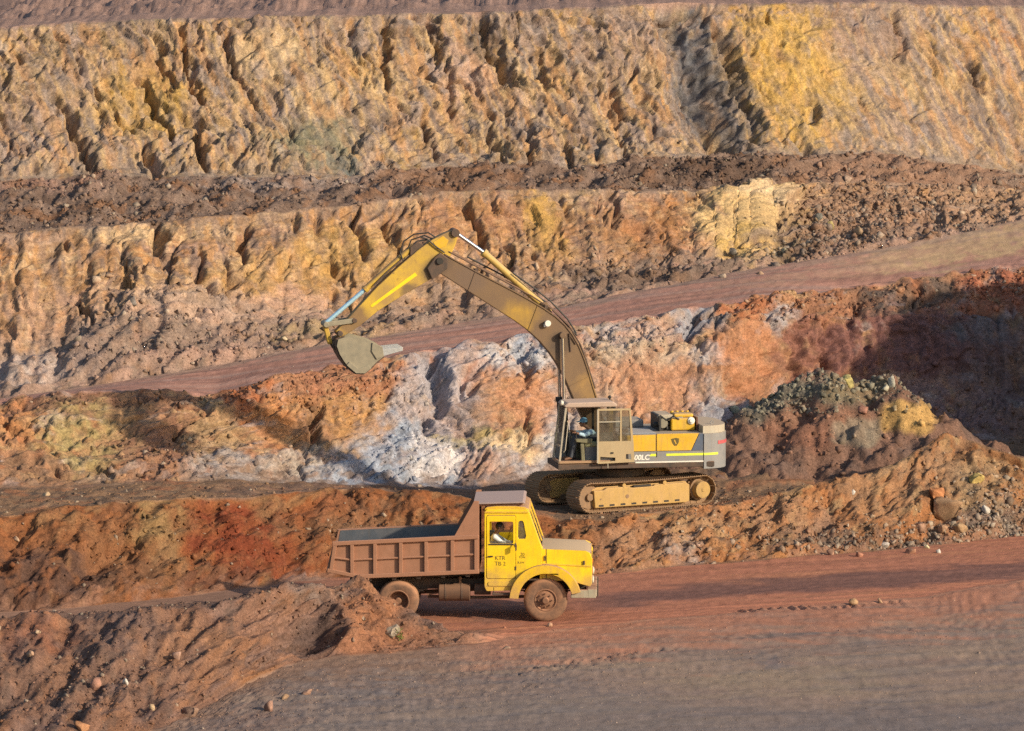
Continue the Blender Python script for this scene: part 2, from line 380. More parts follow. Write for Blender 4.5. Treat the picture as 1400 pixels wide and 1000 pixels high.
# -- rock faces: rounded buttresses with narrow gullies between them, beds, and broken ground
def flutes(sl, slant, lam, amp, lam2, amp2, rough, beds, tilt, seed, lo=0.06, hi=0.94, gap=0.5, facet=0.16, slit=1.0, gain=1.0):
    X = BX[sl]; S = SS[sl]; Z = BZ[sl]
    v = vfrac(sl)
    env = sstep(0, lo, v) * (1 - 0.75 * sstep(hi, 1, v))
    w = 0.9 * fbm(X / 3.0, S / 3.0, 3, seed)
    xs = X + slant * S + w
    n1 = np.abs(perlin(xs / lam, S / (lam * 3.2), seed + 1))
    where = np.clip(0.35 + 1.1 * fbm(X / 5.0, S / 4.0, 2, seed + 3) + gap, 0.12, 1.3)
    d = amp * where * (0.55 * (np.minimum(n1, 0.5) ** 0.75 - 0.35) + 0.5 * perlin(xs / lam + 7, S / (lam * 2.2), seed + 11)) + 0.5 * amp2 * where * perlin((xs + 0.3 * w) / lam2, S / (lam2 * 2.4), seed + 2)
    d = d + 0.5 * amp2 * fbm(xs / 0.28, S / 0.9, 3, seed + 15, 0.6)
    for q, (wl, dp) in enumerate(((1.6, 0.30), (0.6, 0.15), (0.33, 0.08))):      # narrow slits washed out by water
        n3 = perlin((xs + 0.5 * w) / wl, S / (wl * 4.0), seed + 30 + q)
        on = sstep(0.02, 0.3, fbm(X / 1.6, S / 1.3, 2, seed + 40 + q) + 0.12)
        d = d - slit * dp * np.exp(-(n3 / 0.075) ** 2) * on
    d = d + 0.7 * amp * fbm(X / 4.2, S / 3.4, 2, seed + 21)
    bz = (Z + tilt * X + 0.25 * w) / 0.42
    fr = bz - np.floor(bz)
    d = d + beds * (np.abs(fr - 0.5) * 2 - 0.5) * np.clip(0.5 + fbm(X / 2.5, Z / 0.8, 2, seed + 9) * 1.6, 0, 1.4)
    b2 = (Z + tilt * X + 0.12 * w + .05 * perlin(X / .5, Z / .3, seed + 8)) / 0.15
    d = d + beds * .7 * (np.abs(b2 - np.floor(b2) - 0.5) * 2 - 0.5) * np.clip(.4 + fbm(X / 1.8, Z / .6, 2, seed + 19) * 1.6, 0, 1.2)
    d = d + rough * fbm(xs / 0.42, S / 0.8, 5, seed + 5, 0.66)
    blk = fbm(X / 1.1 + 0.4 * w, S / 0.8, 3, seed + 6)
    d = d + rough * 1.2 * (np.round(blk * 3) / 3)
    wx2 = 0.25 * perlin(X / 0.5, S / 0.5, seed + 51)
    d = d * calm(sl)
    d = d + calm(sl) * facet * (facets((xs + wx2) / 0.62, (S + wx2) / 0.85, seed + 60) + 0.5 * facets((xs + wx2) / 0.27, (S - wx2) / 0.36, seed + 70))
    DISP[sl] += gain * d * env

def calm(sl):                                              # the cream block stands out smooth and sharp cornered
    px = PX[sl] + 16 * fbm(BX[sl] / 1.1, SS[sl] / .9, 4, 33, .6); py = PY[sl] + 10 * fbm(BX[sl] / 1.1, SS[sl] / .9, 4, 34, .6)
    return 1 - .68 * sstep(925, 1005, px) * (1 - sstep(1084, 1096, px + (py - 255) * .38)) * sstep(246, 266, py) * (1 - sstep(322, 352, py)) - .45 * sstep(1010, 1090, px) * (1 - sstep(205, 230, py))
# middle wall, second wall, upper wall
flutes(rows(8, 9, 10), 0.15, 2.2, 0.42, 0.6, 0.10, 0.05, 0.03, 0.02, 100, 0.10, 0.90, 0.45, 0.15, 1.0, 0.75)
flutes(rows(14), 0.22, 2.2, 0.24, 0.6, 0.08, 0.04, 0.05, -0.045, 200, 0.04, 0.97, 0.35, 0.19, 1.0, 0.62)
flutes(rows(17, 18), 0.34, 2.2, 0.42, 0.65, 0.13, 0.055, 0.03, -0.03, 300, 0.05, 0.97, 0.5, 0.27, 1.2, 0.66)

# single deep gullies and ledges read off the photograph: (px, py) from top to bottom, half width m, depth m
def gully(pts, hw, depth, zs):
    sl = rows(*zs)
    if hw < .8: hw *= .72; depth *= .62
    px = PX[sl]; py = PY[sl]
    p = np.array(pts, float)
    cx = np.interp(py, p[:, 1], p[:, 0])
    sc = F_PX / (BY[sl] + DIST)
    wob = 0.25 * fbm(BX[sl] / 0.7, SS[sl] / 0.7, 3, int(p[0, 0]))
    u = np.abs((px - cx) / sc + wob) / hw
    e = sstep(p[0, 1] - 14, p[0, 1] + 6, py) * (1 - sstep(p[-1, 1] - 8, p[-1, 1] + 14, py))
    DISP[sl] -= depth * np.clip(1 - u, 0, 1) ** 0.8 * e
sl = rows(14)
DISP[sl] += np.clip((1 - calm(sl)) / .68, 0, 1) * sstep(900, 960, PX[sl]) * (1 - sstep(1100, 1130, PX[sl])) * .38
U = (17, 18)
gully([(920, 10), (935, 60), (955, 130), (990, 200)], 1.05, 1.0, U)
gully([(985, 40), (1010, 120), (1040, 190)], 0.5, 0.9, U)
gully([(655, 20), (675, 70), (700, 110)], 0.55, 1.2, U)
gully([(590, 30), (600, 75)], 0.3, 0.7, U)
gully([(525, 30), (533, 110)], 0.25, 0.8, U)
gully([(245, 40), (262, 100), (275, 140)], 0.28, 0.9, U)
gully([(215, 60), (235, 120)], 0.25, 0.7, U)
gully([(190, 110), (220, 160), (232, 190)], 0.30, 1.0, U)
gully([(312, 60), (325, 110), (345, 130)], 0.25, 0.7, U)
gully([(265, 180), (280, 225)], 0.35, 1.1, U)
gully([(200, 205), (214, 235)], 0.35, 1.0, U)
gully([(80, 140), (100, 180), (135, 235)], 0.35, 1.0, U)
gully([(110, 205), (135, 235)], 0.35, 0.9, U)
gully([(740, 70), (748, 115)], 0.35, 0.9, U)
gully([(610, 80), (625, 150)], 0.22, 0.6, U)
gully([(672, 180), (680, 225)], 0.25, 0.9, U)
gully([(720, 175), (730, 230)], 0.28, 0.9, U)
gully([(770, 195), (775, 228)], 0.25, 0.9, U)
gully([(840, 120), (850, 200)], 0.2, 0.6, U)
gully([(575, 160), (600, 215)], 0.3, 0.7, U)
gully([(1325, 85), (1345, 120)], 0.35, 0.9, U)
gully([(1225, 20), (1235, 80)], 0.22, 0.6, U)
gully([(1105, 140), (1115, 165)], 0.3, 0.7, U)
gully([(1090, 190), (1110, 212)], 0.35, 0.8, U)
V = (14,)
gully([(93, 325), (95, 340)], 0.25, 0.8, V)
gully([(213, 305), (220, 342)], 0.32, 1.1, V)
gully([(332, 310), (336, 350)], 0.2, 0.8, V)
gully([(228, 358), (234, 380)], 0.18, 0.7, V)
gully([(268, 348), (285, 400)], 0.22, 0.9, V)
gully([(165, 345), (170, 390)], 0.18, 0.5, V)
gully([(312, 360), (316, 390)], 0.18, 0.6, V)
gully([(105, 410), (118, 438)], 0.22, 0.7, V)
gully([(485, 280), (500, 350)], 0.22, 0.8, V)
gully([(530, 300), (545, 345)], 0.22, 0.8, V)
gully([(640, 275), (660, 340)], 0.25, 0.9, V)
gully([(690, 330), (700, 370)], 0.22, 0.7, V)
gully([(835, 270), (842, 305)], 0.25, 0.9, V)
gully([(455, 350), (475, 390)], 0.2, 0.6, V)
W = (8, 9, 10)
gully([(590, 488), (600, 520), (600, 560)], 0.55, 0.9, W)
gully([(715, 480), (720, 520)], 0.35, 0.6, W)
gully([(580, 560), (585, 585)], 0.3, 0.7, W)
gully([(425, 560), (430, 600)], 0.35, 0.8, W)
gully([(945, 425), (950, 460)], 0.35, 0.7, W)
gully([(975, 425), (978, 450)], 0.2, 0.5, W)
gully([(10, 570), (14, 600)], 0.25, 0.6, W)
gully([(1088, 455), (1085, 510)], 0.3, 0.5, W)
gully([(1130, 450), (1128, 510)], 0.3, 0.5, W)

# scratched teeth marks of the digger on the wall at the right
sl = rows(8, 9)
m = sstep(1085, 1140, PX[sl]) * sstep(425, 440, PY[sl]) * (1 - sstep(515, 540, PY[sl]))
DISP[sl] += 0.12 * m * np.abs(np.sin(BX[sl] * 7.5 + 0.8 * perlin(BX[sl] * 1.2, SS[sl] * 0.3, 61)))

# -- loose ground: heaps, clods and ruts
def loose(sl, amp, lam, rough, seed, billow=0.0):
    X = BX[sl]; S = SS[sl]
    d = amp * fbm(X / lam, S / lam, 3, seed) + rough * fbm(X / 0.5, S / 0.5, 4, seed + 7, 0.62)
    if billow:
        d = d + billow * (np.abs(perlin(X / 0.9 + 0.5 * perlin(X / 2, S / 2, seed), S / 1.6, seed + 3)) - 0.25)
    return d
for zs, a, lam, rg, bl, e0, e1 in (((13,), 0.28, 1.6, 0.10, 0.22, 0.08, 0.9), ((15, 16), 0.30, 1.5, 0.11, 0.0, 0.1, 0.9), ((19, 20, 21), 0.25, 2.5, 0.10, 0.0, 0.2, 1.0),
                                   ((5,), 0.28, 1.7, 0.085, 0.20, 0.10, 0.92), ((6, 7), 0.10, 1.5, 0.05, 0.0, 0.1, 0.9)):
    sl = rows(*zs); v = vfrac(sl)
    DISP[sl] += loose(sl, a, lam, rg, 400 + zs[0] * 13, bl) * (sstep(0, e0, v) * (1 - 0.6 * sstep(e1, 1.001, v)) if e1 < 1 else sstep(0, e0, v))
# the crest of the middle wall is a run of small tipped heaps
sl = rows(10, 11); v = vfrac(sl)
DISP[sl] += (0.16 * np.abs(perlin(BX[sl] / 0.9, SS[sl] / 1.5, 77)) + 0.10 * fbm(BX[sl] / 0.8, SS[sl] / 0.7, 3, 78)) * sstep(0, 0.5, v) * (1 - sstep(0.8, 1, v))

left = 1 - sstep(-1.6, 0.2, BX)                          # the berm only stands left of the truck
sl = rows(2, 3); v = vfrac(sl)
DISP[sl] += (0.26 * fbm(BX[sl] / 1.6, SS[sl] / 1.4, 3, 500) + 0.26 * (np.abs(perlin(BX[sl] / 1.0, SS[sl] / 1.5, 501)) - 0.25) + 0.075 * fbm(BX[sl] / 0.42, SS[sl] / 0.42, 4, 502, 0.62)) * left[sl] * sstep(0, 0.12, v) * (1 - sstep(0.72, 0.95, v))
# churned crumbs
DISP[sl] += 0.10 * facets(BX[sl] / .33, SS[sl] / .33, 510) * left[sl] * sstep(0, .12, v) * (1 - sstep(.72, .95, v))
# a hollow in the berm face beside the heap
u = np.hypot((PX[sl] - 425) / 42, (PY[sl] - 862) / 34)
DISP[sl] -= 0.75 * np.clip(1.15 - u, 0, 1) ** 0.7
u = np.hypot((PX[sl] - 330) / 60, (PY[sl] - 930) / 26)
DISP[sl] += 0.22 * np.clip(1 - u, 0, 1)
sl = rows(5); v = vfrac(sl)
DISP[sl] += (0.10 * facets(BX[sl] / .36, SS[sl] / .36, 520) + .05 * facets(BX[sl] / .16, SS[sl] / .16, 525)) * sstep(0, .08, v) * (1 - sstep(.9, 1, v))
# roads and the floor in front: shallow swells, ruts along the way
ZR = np.zeros_like(BZ)
def blob_(*bs):
    return lambda px, py: sum(np.exp(-(((px - cx) / rx) ** 2 + ((py - cy) / ry) ** 2)) for cx, cy, rx, ry in bs)
def road(sl, dirx, amp, seed):
    X = BX[sl]; Y = BY[sl]
    c, s = math.cos(dirx), math.sin(dirx)
    al = X * c + Y * s; ac = -X * s + Y * c
    ruts = 0.04 * fbm(ac / 0.8, al / 30.0, 3, seed) + 0.02 * fbm(ac / 0.22, al / 14.0, 3, seed + 3)
    return amp * (0.7 * ruts + 0.008 * fbm(X / 0.9, Y / 1.8, 2, seed + 5) + 0.006 * facets(X / 0.16, Y / 0.20, seed + 6))
sl = rows(0, 1); ZR[sl] += road(sl, R(14), 1.5, 600) + 0.05 * fbm(BX[sl] / 5.0, BY[sl] / 7.0, 2, 640)
ch = np.clip(blob_((480, 960, 240, 60), (760, 905, 160, 26), (300, 1000, 140, 30))(PX[sl], PY[sl]), 0, 1)
ZR[sl] += ch * (.022 * facets(BX[sl] / .14, BY[sl] / .22, 530) + .018 * fbm(BX[sl] / .4, BY[sl] / .5, 4, 531, .65))
sl = rows(2, 3, 4); ZR[sl] += road(sl, R(22), 1.0, 600) * (1 - left[sl] * 0.5)
sl = rows(12); ZR[sl] += road(sl, R(24), 1.3, 650)
sl = rows(11); ZR[sl] += 0.5 * road(sl, R(24), 1.3, 650)

# tyre and crawler prints pressed into the floor: (px, py) runs on z = 0
def prints(p0, p1, hw, pitch_, depth, zs):
    sl = rows(*zs)
    a = at_z(*p0, 0)[:2]; b = at_z(*p1, 0)[:2]
    d = b - a; L = np.linalg.norm(d); d /= L
    qx = BX[sl] - a[0]; qy = BY[sl] - a[1]
    al = qx * d[0] + qy * d[1]; ac = -qx * d[1] + qy * d[0]
    e = sstep(-0.2, 0.4, al) * (1 - sstep(L - 0.4, L + 0.3, al)) * (1 - sstep(hw * 0.75, hw * 1.2, np.abs(ac)))
    nz = np.clip(0.55 + 1.2 * fbm(al / 1.1, ac, 2, int(p0[0])), 0, 1)
    ZR[sl] += depth * e * (np.sin(al * 2 * np.pi / pitch_ + ac * 2.2) - 0.3) * nz
prints((1000, 836), (1240, 824), 0.22, 0.27, 0.055, (1, 2, 3))
prints((690, 922), (930, 886), 0.30, 0.30, 0.075, (1,))
prints((600, 955), (860, 918), 0.28, 0.34, 0.028, (1,))
prints((860, 880), (1380, 850), 0.40, 0.40, 0.022, (1,))

TX = BX + NRM[..., 0] * DISP
TY = BY + NRM[..., 1] * DISP
TZ = BZ + NRM[..., 2] * DISP + ZR

# level the ground under the two machines
EXC = at_z(848, 689, 1.12)                                # swing centre of the excavator on the bench
TRK = at_z(747, 850, 0.0) + np.array([0, 1.0, 0])         # front axle of the truck
EXC_HEAD, UND_HEAD, TRK_HEAD = R(180 + 10), R(180 + 30), R(-1.2)
def level(cx, cy, head, hx, hy, z, soft):
    global TZ
    c, s = math.cos(head), math.sin(head)
    a = (TX - cx) * c + (TY - cy) * s; b = -(TX - cx) * s + (TY - cy) * c
    d = np.hypot(np.maximum(np.abs(a) - hx, 0), np.maximum(np.abs(b) - hy, 0))
    w = 1 - sstep(0, soft, d)
    keep = np.clip(TZ - z, -0.02, 0.012)
    TZ = TZ * (1 - w) + (z + keep) * w
level(EXC[0], EXC[1], UND_HEAD, 2.3, 1.55, 1.12, 0.9)
level(TRK[0] - 1.8, TRK[1] + 0.1, TRK_HEAD, 3.0, 1.25, 0.0, 0.5)
# ------------------------------------------------------------------ terrain: mineral colours, some with shade painted in
C = {'tan': (.42, .275, .125), 'ochre': (.47, .30, .055), 'cream': (.54, .41, .235), 'grey': (.225, .18, .155), 'brown': (.25, .145, .08), 'orange': (.43, .19, .06),
     'rust': (.36, .125, .045), 'red': (.33, .085, .032), 'pink': (.48, .315, .225), 'lilac': (.33, .225, .195), 'white': (.60, .58, .58), 'blue': (.27, .33, .42), 'bluegrey': (.36, .37, .40),
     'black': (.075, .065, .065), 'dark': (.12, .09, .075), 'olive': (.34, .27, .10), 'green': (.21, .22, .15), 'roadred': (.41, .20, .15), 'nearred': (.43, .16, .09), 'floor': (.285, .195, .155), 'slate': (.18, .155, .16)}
def mute(v, k=0.84, g=0.90):
    v = np.array(v, np.float32); l = v @ np.array((.3, .55, .15), np.float32)
    return (l + (v - l) * k) * g
C = {k: mute(v) for k, v in C.items()}
COL = np.zeros(BX.shape + (3,), np.float32)
def mixin(sl, w, c):
    w = np.clip(w, 0, 1)[..., None].astype(np.float32)
    COL[sl] = COL[sl] * (1 - w) + (C[c] if isinstance(c, str) else mute(c)) * w
def base(zs, c): COL[rows(*zs)] = C[c]
def veins(zs, c, lamx, lams, seed, lo=0.1, hi=0.45, amt=0.8, slant=0.0):
    sl = rows(*zs)
    n = fbm((BX[sl] + slant * SS[sl]) / lamx, SS[sl] / lams, 4, seed, 0.55)
    mixin(sl, sstep(lo, hi, n) * amt, c)
WPX = 18 * fbm(BX / 1.1, SS / 1.1, 4, 900, 0.6); WPY = 14 * fbm(BX / 1.0, SS / 0.9, 4, 950, 0.6)
QX = PX + WPX; QY = PY + WPY
def patch(zs, cx, cy, rx, ry, c, amt=0.9, ang=0.0, soft=0.45):
    sl = rows(*zs)
    dx = QX[sl] - cx; dy = QY[sl] - cy
    a = R(ang); u = (dx * math.cos(a) + dy * math.sin(a)) / rx; v = (-dx * math.sin(a) + dy * math.cos(a)) / ry
    brk = np.clip(.90 + .75 * fbm((BX[sl] + .3 * SS[sl]) / .45, SS[sl] / .8, 4, int(cx) % 97 + 300, .6), .15, 1.12)
    mixin(sl, (1 - sstep(1 - soft, 1 + soft, np.hypot(u, v))) * amt * brk, c)
U = (17, 18); H = (15, 16); V = (13, 14); W = (8, 9, 10); K = (5,); B = (6, 7)
# upper wall
base(U, 'tan'); base((19, 20, 21), 'lilac')
veins(U, 'orange', 1.6, 3.0, 1, .1, .7, .55, .34); veins(U, 'cream', 1.2, 2.2, 2, .1, .6, .65, .34); veins(U, 'grey', 0.9, 1.6, 3, .12, .5, .6, .34); veins(U, 'ochre', 1.5, 2.6, 4, .15, .6, .7, .34)
veins(U, 'brown', 0.5, 0.9, 5, .15, .5, .6, .34); veins(U, 'pink', 1.4, 1.0, 6, .2, .6, .5, .2); veins(U, 'dark', 0.35, 0.7, 7, .3, .6, .55, .3)
for p in ((30, 190, 60, 55, 'pink', .6), (200, 140, 70, 45, 'ochre', .85), (120, 100, 50, 35, 'brown', .5), (370, 70, 52, 24, 'cream', .85), (420, 140, 75, 40, 'cream', .6), (430, 195, 70, 32, 'green', .8), (455, 226, 28, 12, (.13, .17, .17), .85), (330, 190, 45, 50, 'tan', .6), (520, 60, 60, 45, 'tan', .6),
          (480, 100, 30, 60, 'ochre', .4), (600, 26, 50, 12, 'orange', .8), (635, 95, 48, 36, 'pink', .85), (660, 45, 36, 30, 'dark', .6), (690, 130, 45, 20, 'brown', .5), (800, 100, 90, 60, 'tan', .5), (850, 60, 60, 40, 'lilac', .5), (860, 190, 50, 28, 'cream', .5), (910, 180, 35, 25, 'pink', .6),
          (952, 70, 34, 90, (.14, .155, .185), 1.0, -8), (1005, 130, 36, 95, (.13, .13, .14), .95, -18), (930, 120, 20, 90, 'grey', .7, -10), (1080, 90, 66, 115, (.50, .315, .045), 1.2, -18), (1060, 170, 70, 40, 'ochre', .8), (1110, 70, 40, 70, (.54, .38, .08), .9, -15), (1110, 200, 40, 14, 'green', .6),
          (1180, 40, 50, 50, 'lilac', .75), (1250, 30, 60, 34, 'grey', .6), (1220, 130, 90, 60, (.36, .27, .15), .8), (1300, 60, 50, 50, 'ochre', .45), (1370, 60, 50, 60, 'orange', .55), (1370, 190, 60, 50, 'brown', .4), (1290, 190, 80, 40, 'lilac', .4), (1335, 100, 18, 22, 'dark', .7), (1110, 150, 22, 14, 'green', .7)):
    patch(U, *p)
# rubble bench under it
veins(U, (.50, .37, .20), 0.22, 1.1, 8, .1, .5, .55, .36); veins(U, (.17, .13, .11), 0.20, 0.8, 9, .18, .46, .65, .36); veins(U, (.25, .19, .165), 1.1, 2.4, 10, .08, .42, .65, .34); veins(U, (.28, .26, .27), 0.6, 1.4, 18, .22, .48, .6, .34); veins(U, (.38, .29, .25), 0.8, 1.5, 13, .2, .5, .55, .3); veins(U, (.15, .12, .105), 0.5, 1.6, 14, .28, .5, .65, .36); veins(U, (.20, .17, .16), 0.30, 2.6, 15, .18, .42, .6, .36); veins(U, (.52, .37, .17), 0.28, 2.8, 16, .15, .45, .55, .36); veins(U, (.46, .25, .09), 0.5, 2.2, 17, .22, .5, .55, .36)
for p in ((952, 75, 26, 85, (.13, .145, .175), .8, -8), (1002, 135, 28, 90, (.12, .12, .13), .75, -18), (1085, 90, 62, 105, (.50, .315, .045), .65, -18), (200, 140, 60, 40, (.48, .31, .06), .5), (430, 195, 66, 30, 'green', .6), (455, 226, 28, 12, (.13, .17, .17), .8), (640, 95, 42, 32, 'pink', .5), (665, 50, 24, 34, (.13, .11, .10), .6, -20), (370, 70, 50, 22, 'cream', .5), (1200, 60, 60, 50, (.28, .21, .18), .5), (60, 120, 50, 60, (.26, .21, .18), .4), (850, 70, 70, 50, (.28, .21, .18), .4)):
    patch(U, *p)
base(H, 'grey'); veins(H, 'brown', 1.2, 1.0, 11, .0, .5, .8); veins(H, 'dark', 0.7, 0.7, 12, .1, .5, .6)
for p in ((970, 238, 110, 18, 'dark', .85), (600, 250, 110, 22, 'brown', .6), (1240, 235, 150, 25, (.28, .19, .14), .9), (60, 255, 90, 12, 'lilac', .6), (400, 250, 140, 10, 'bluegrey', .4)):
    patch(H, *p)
# second wall and its scree
base(V, 'tan'); veins(V, 'orange', 1.8, 1.6, 21, .0, .6, .7, .2); veins(V, 'pink', 2.5, 0.5, 22, .1, .5, .65, -.05); veins(V, 'cream', 3.0, 0.35, 23, .15, .5, .7, -.05); veins(V, 'brown', 0.8, 1.2, 24, .12, .5, .6, .2); veins(V, 'grey', 0.6, 1.0, 25, .22, .55, .6, .2)
veins(V, (.52, .38, .24), 0.9, 0.14, 28, .1, .5, .55, -.04); veins(V, (.24, .15, .09), 1.1, 0.12, 29, .1, .4, .6, -.04); veins(V, (.26, .19, .165), 0.8, 1.4, 30, .18, .45, .55, .2); veins(V, (.17, .13, .12), 0.26, 1.3, 31, .25, .5, .65, .3); veins(V, (.46, .25, .08), 0.45, 1.6, 32, .2, .5, .55, .25)
base((13,), 'grey'); veins((13,), 'brown', 1.4, 1.0, 26, .0, .4, .7); veins((13,), 'lilac', 0.9, 0.7, 27, .05, .4, .6)
for p in ((60, 460, 110, 60, 'pink', .55), (170, 320, 60, 12, 'cream', .8), (480, 345, 75, 40, 'ochre', .55), (360, 380, 70, 25, 'ochre', .4), (260, 415, 90, 26, (.46, .35, .28), .75), (400, 415, 60, 20, 'pink', .7), (200, 470, 120, 42, 'grey', .85), (330, 465, 60, 34, (.25, .19, .165), .85), (40, 505, 60, 20, 'bluegrey', .5), (120, 490, 22, 30, 'slate', .6),
          (640, 300, 90, 40, 'orange', .4), (745, 300, 18, 70, 'ochre', .8, -12), (660, 400, 80, 26, (.30, .20, .13), .8), (550, 400, 60, 26, (.34, .24, .17), .6), (820, 330, 90, 50, 'brown', .5), (800, 365, 60, 16, 'pink', .4), (900, 310, 50, 40, 'orange', .5), (1030, 300, 70, 52, (.60, .44, .19), 1.6), (1005, 335, 40, 14, (.52, .36, .08), .7), (1050, 275, 44, 16, (.62, .49, .28), 1.1),
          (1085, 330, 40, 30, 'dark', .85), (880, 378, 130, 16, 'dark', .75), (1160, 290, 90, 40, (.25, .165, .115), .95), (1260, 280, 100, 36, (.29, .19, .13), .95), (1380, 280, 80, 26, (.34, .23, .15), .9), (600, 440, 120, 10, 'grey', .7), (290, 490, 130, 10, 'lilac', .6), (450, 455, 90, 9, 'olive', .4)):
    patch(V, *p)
# upper road
base((11, 12), 'roadred')
sl = rows(11, 12); mixin(sl, sstep(-.1, .5, fbm((-BX[sl] * .42 + BY[sl] * .9) / .5, (BX[sl] * .9 + BY[sl] * .42) / 9, 3, 31)) * .6, 'lilac'); mixin(sl, sstep(.1, .5, fbm((-BX[sl] * .42 + BY[sl] * .9) / .35, (BX[sl] * .9 + BY[sl] * .42) / 7, 3, 32)) * .5, (.24, .115, .09))
patch((11, 12), 1360, 325, 180, 24, (.46, .30, .16), 1.2, -12); patch((11, 12), 1150, 365, 200, 8, (.37, .22, .15), .6, -10)
# middle wall, many colours
base(W, (.40, .20, .095)) if False else None; COL[rows(8, 9, 10)] = mute((.40, .205, .10)); veins(W, 'brown', 1.5, 1.4, 41, .0, .5, .75); veins(W, 'tan', 1.4, 1.0, 42, .1, .5, .7); veins(W, 'rust', 1.0, 0.8, 43, .1, .5, .7); veins(W, 'bluegrey', 1.2, 0.9, 44, .3, .6, .5); veins(W, 'dark', 0.4, 0.5, 45, .3, .6, .5)
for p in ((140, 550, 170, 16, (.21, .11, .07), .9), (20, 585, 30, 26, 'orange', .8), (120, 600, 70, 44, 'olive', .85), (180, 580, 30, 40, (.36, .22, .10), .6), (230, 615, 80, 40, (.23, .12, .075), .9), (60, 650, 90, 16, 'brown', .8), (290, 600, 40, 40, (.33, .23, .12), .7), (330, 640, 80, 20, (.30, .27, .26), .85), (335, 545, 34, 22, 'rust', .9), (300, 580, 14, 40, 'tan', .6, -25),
          (390, 580, 46, 34, 'orange', .8), (450, 515, 90, 26, (.34, .15, .075), .85), (490, 570, 56, 36, (.43, .23, .075), .9), (430, 590, 24, 40, 'brown', .8), (420, 640, 60, 20, (.38, .33, .27), .8), (500, 615, 70, 16, 'tan', .6),
          (600, 520, 34, 50, 'blue', .85), (560, 545, 30, 40, 'bluegrey', .6), (640, 500, 30, 24, 'pink', .6), (660, 500, 16, 20, 'rust', .7), (710, 485, 50, 26, (.46, .46, .48), .95), (720, 480, 14, 26, 'blue', .7), (690, 520, 60, 14, 'orange', .7), (620, 570, 22, 60, 'pink', .7), (580, 590, 24, 50, (.46, .29, .17), .8, -25), (600, 560, 60, 110, (.36, .33, .35), .7, 12), (560, 625, 85, 42, (.31, .35, .43), 1.0), (690, 630, 100, 30, (.36, .33, .33), .7), (760, 560, 36, 90, (.38, .35, .34), .5), (555, 590, 26, 24, 'blue', .9), (590, 630, 32, 36, 'white', .9), (500, 648, 80, 18, 'blue', .85), (630, 660, 56, 12, 'blue', .9),
          (660, 570, 34, 26, 'grey', .6), (710, 560, 54, 40, (.44, .22, .11), .9), (660, 600, 60, 12, 'olive', .8), (720, 612, 50, 14, 'cream', .9), (680, 625, 60, 12, 'bluegrey', .7, 20), (765, 610, 30, 40, 'bluegrey', .8), (650, 640, 30, 30, (.40, .24, .17), .8),
          (850, 455, 60, 24, 'bluegrey', .6), (900, 450, 40, 22, 'pink', .6), (870, 485, 90, 22, (.44, .35, .25), .85), (820, 540, 40, 50, (.40, .31, .24), .6), (900, 530, 80, 40, (.46, .24, .13), .9), (950, 440, 36, 26, 'blue', .7), (985, 440, 20, 20, 'grey', .6), (970, 490, 40, 12, 'bluegrey', .7), (1030, 490, 50, 44, (.42, .19, .085), .9), (1020, 425, 26, 14, 'rust', .8), (1072, 436, 24, 18, 'bluegrey', .7), (1085, 480, 16, 44, 'tan', .7), (1000, 585, 36, 44, 'blue', .75), (960, 590, 26, 60, 'bluegrey', .8),
          (1110, 480, 50, 50, (.25, .11, .075), 1.1), (1140, 480, 14, 50, 'orange', .85), (1160, 410, 60, 18, (.33, .145, .07), .9), (1210, 475, 90, 50, (.20, .09, .075), 1.3), (1210, 408, 40, 18, 'dark', .9), (1300, 470, 80, 50, (.18, .09, .085), 1.3), (1370, 395, 70, 26, (.37, .125, .06), .95), (1280, 395, 26, 18, 'dark', .8), (1350, 450, 60, 20, 'slate', .85), (1380, 520, 60, 60, (.20, .13, .12), .9), (1270, 570, 120, 50, (.24, .15, .14), .9)):
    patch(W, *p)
# bench, banks
base(B, 'brown'); veins(B, 'dark', 1.2, 1.0, 51, .1, .5, .6); veins(B, 'rust', 1.4, 1.0, 52, .2, .6, .5)
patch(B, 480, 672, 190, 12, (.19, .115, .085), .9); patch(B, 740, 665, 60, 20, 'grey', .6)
base(K, (.35, .175, .085) if False else 'brown'); COL[rows(5)] = np.array((.32, .145, .065), np.float32)
veins(K, 'brown', 1.2, 1.0, 61, .0, .5, .7); veins(K, 'orange', 1.3, 1.0, 62, .1, .5, .7); veins(K, 'tan', 0.8, 0.8, 63, .25, .6, .6); veins(K, 'dark', 0.4, 0.4, 64, .3, .6, .5)
for p in ((60, 725, 80, 26, (.38, .16, .055), .75), (80, 715, 30, 16, 'tan', .6), (60, 790, 120, 46, (.17, .105, .08), .9), (160, 740, 60, 40, (.37, .19, .08), .7), (225, 715, 34, 40, (.40, .28, .115), .9), (235, 760, 20, 36, 'tan', .6), (190, 790, 60, 20, 'brown', .7), (320, 730, 80, 46, 'red', .9, 20), (370, 770, 60, 26, 'red', .7), (300, 790, 60, 16, (.2, .10, .07), .7), (360, 690, 14, 20, 'tan', .8), (400, 715, 36, 24, 'brown', .7), (490, 710, 60, 26, (.34, .20, .105), .85), (440, 695, 60, 14, 'rust', .5), (420, 795, 40, 10, 'bluegrey', .7),
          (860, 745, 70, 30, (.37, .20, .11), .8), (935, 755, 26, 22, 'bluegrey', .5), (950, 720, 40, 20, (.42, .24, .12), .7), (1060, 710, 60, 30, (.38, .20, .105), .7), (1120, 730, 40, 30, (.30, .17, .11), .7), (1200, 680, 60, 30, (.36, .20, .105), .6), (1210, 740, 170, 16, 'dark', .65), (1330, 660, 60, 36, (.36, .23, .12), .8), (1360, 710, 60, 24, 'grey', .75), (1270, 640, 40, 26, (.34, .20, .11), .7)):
    patch(K, *p)
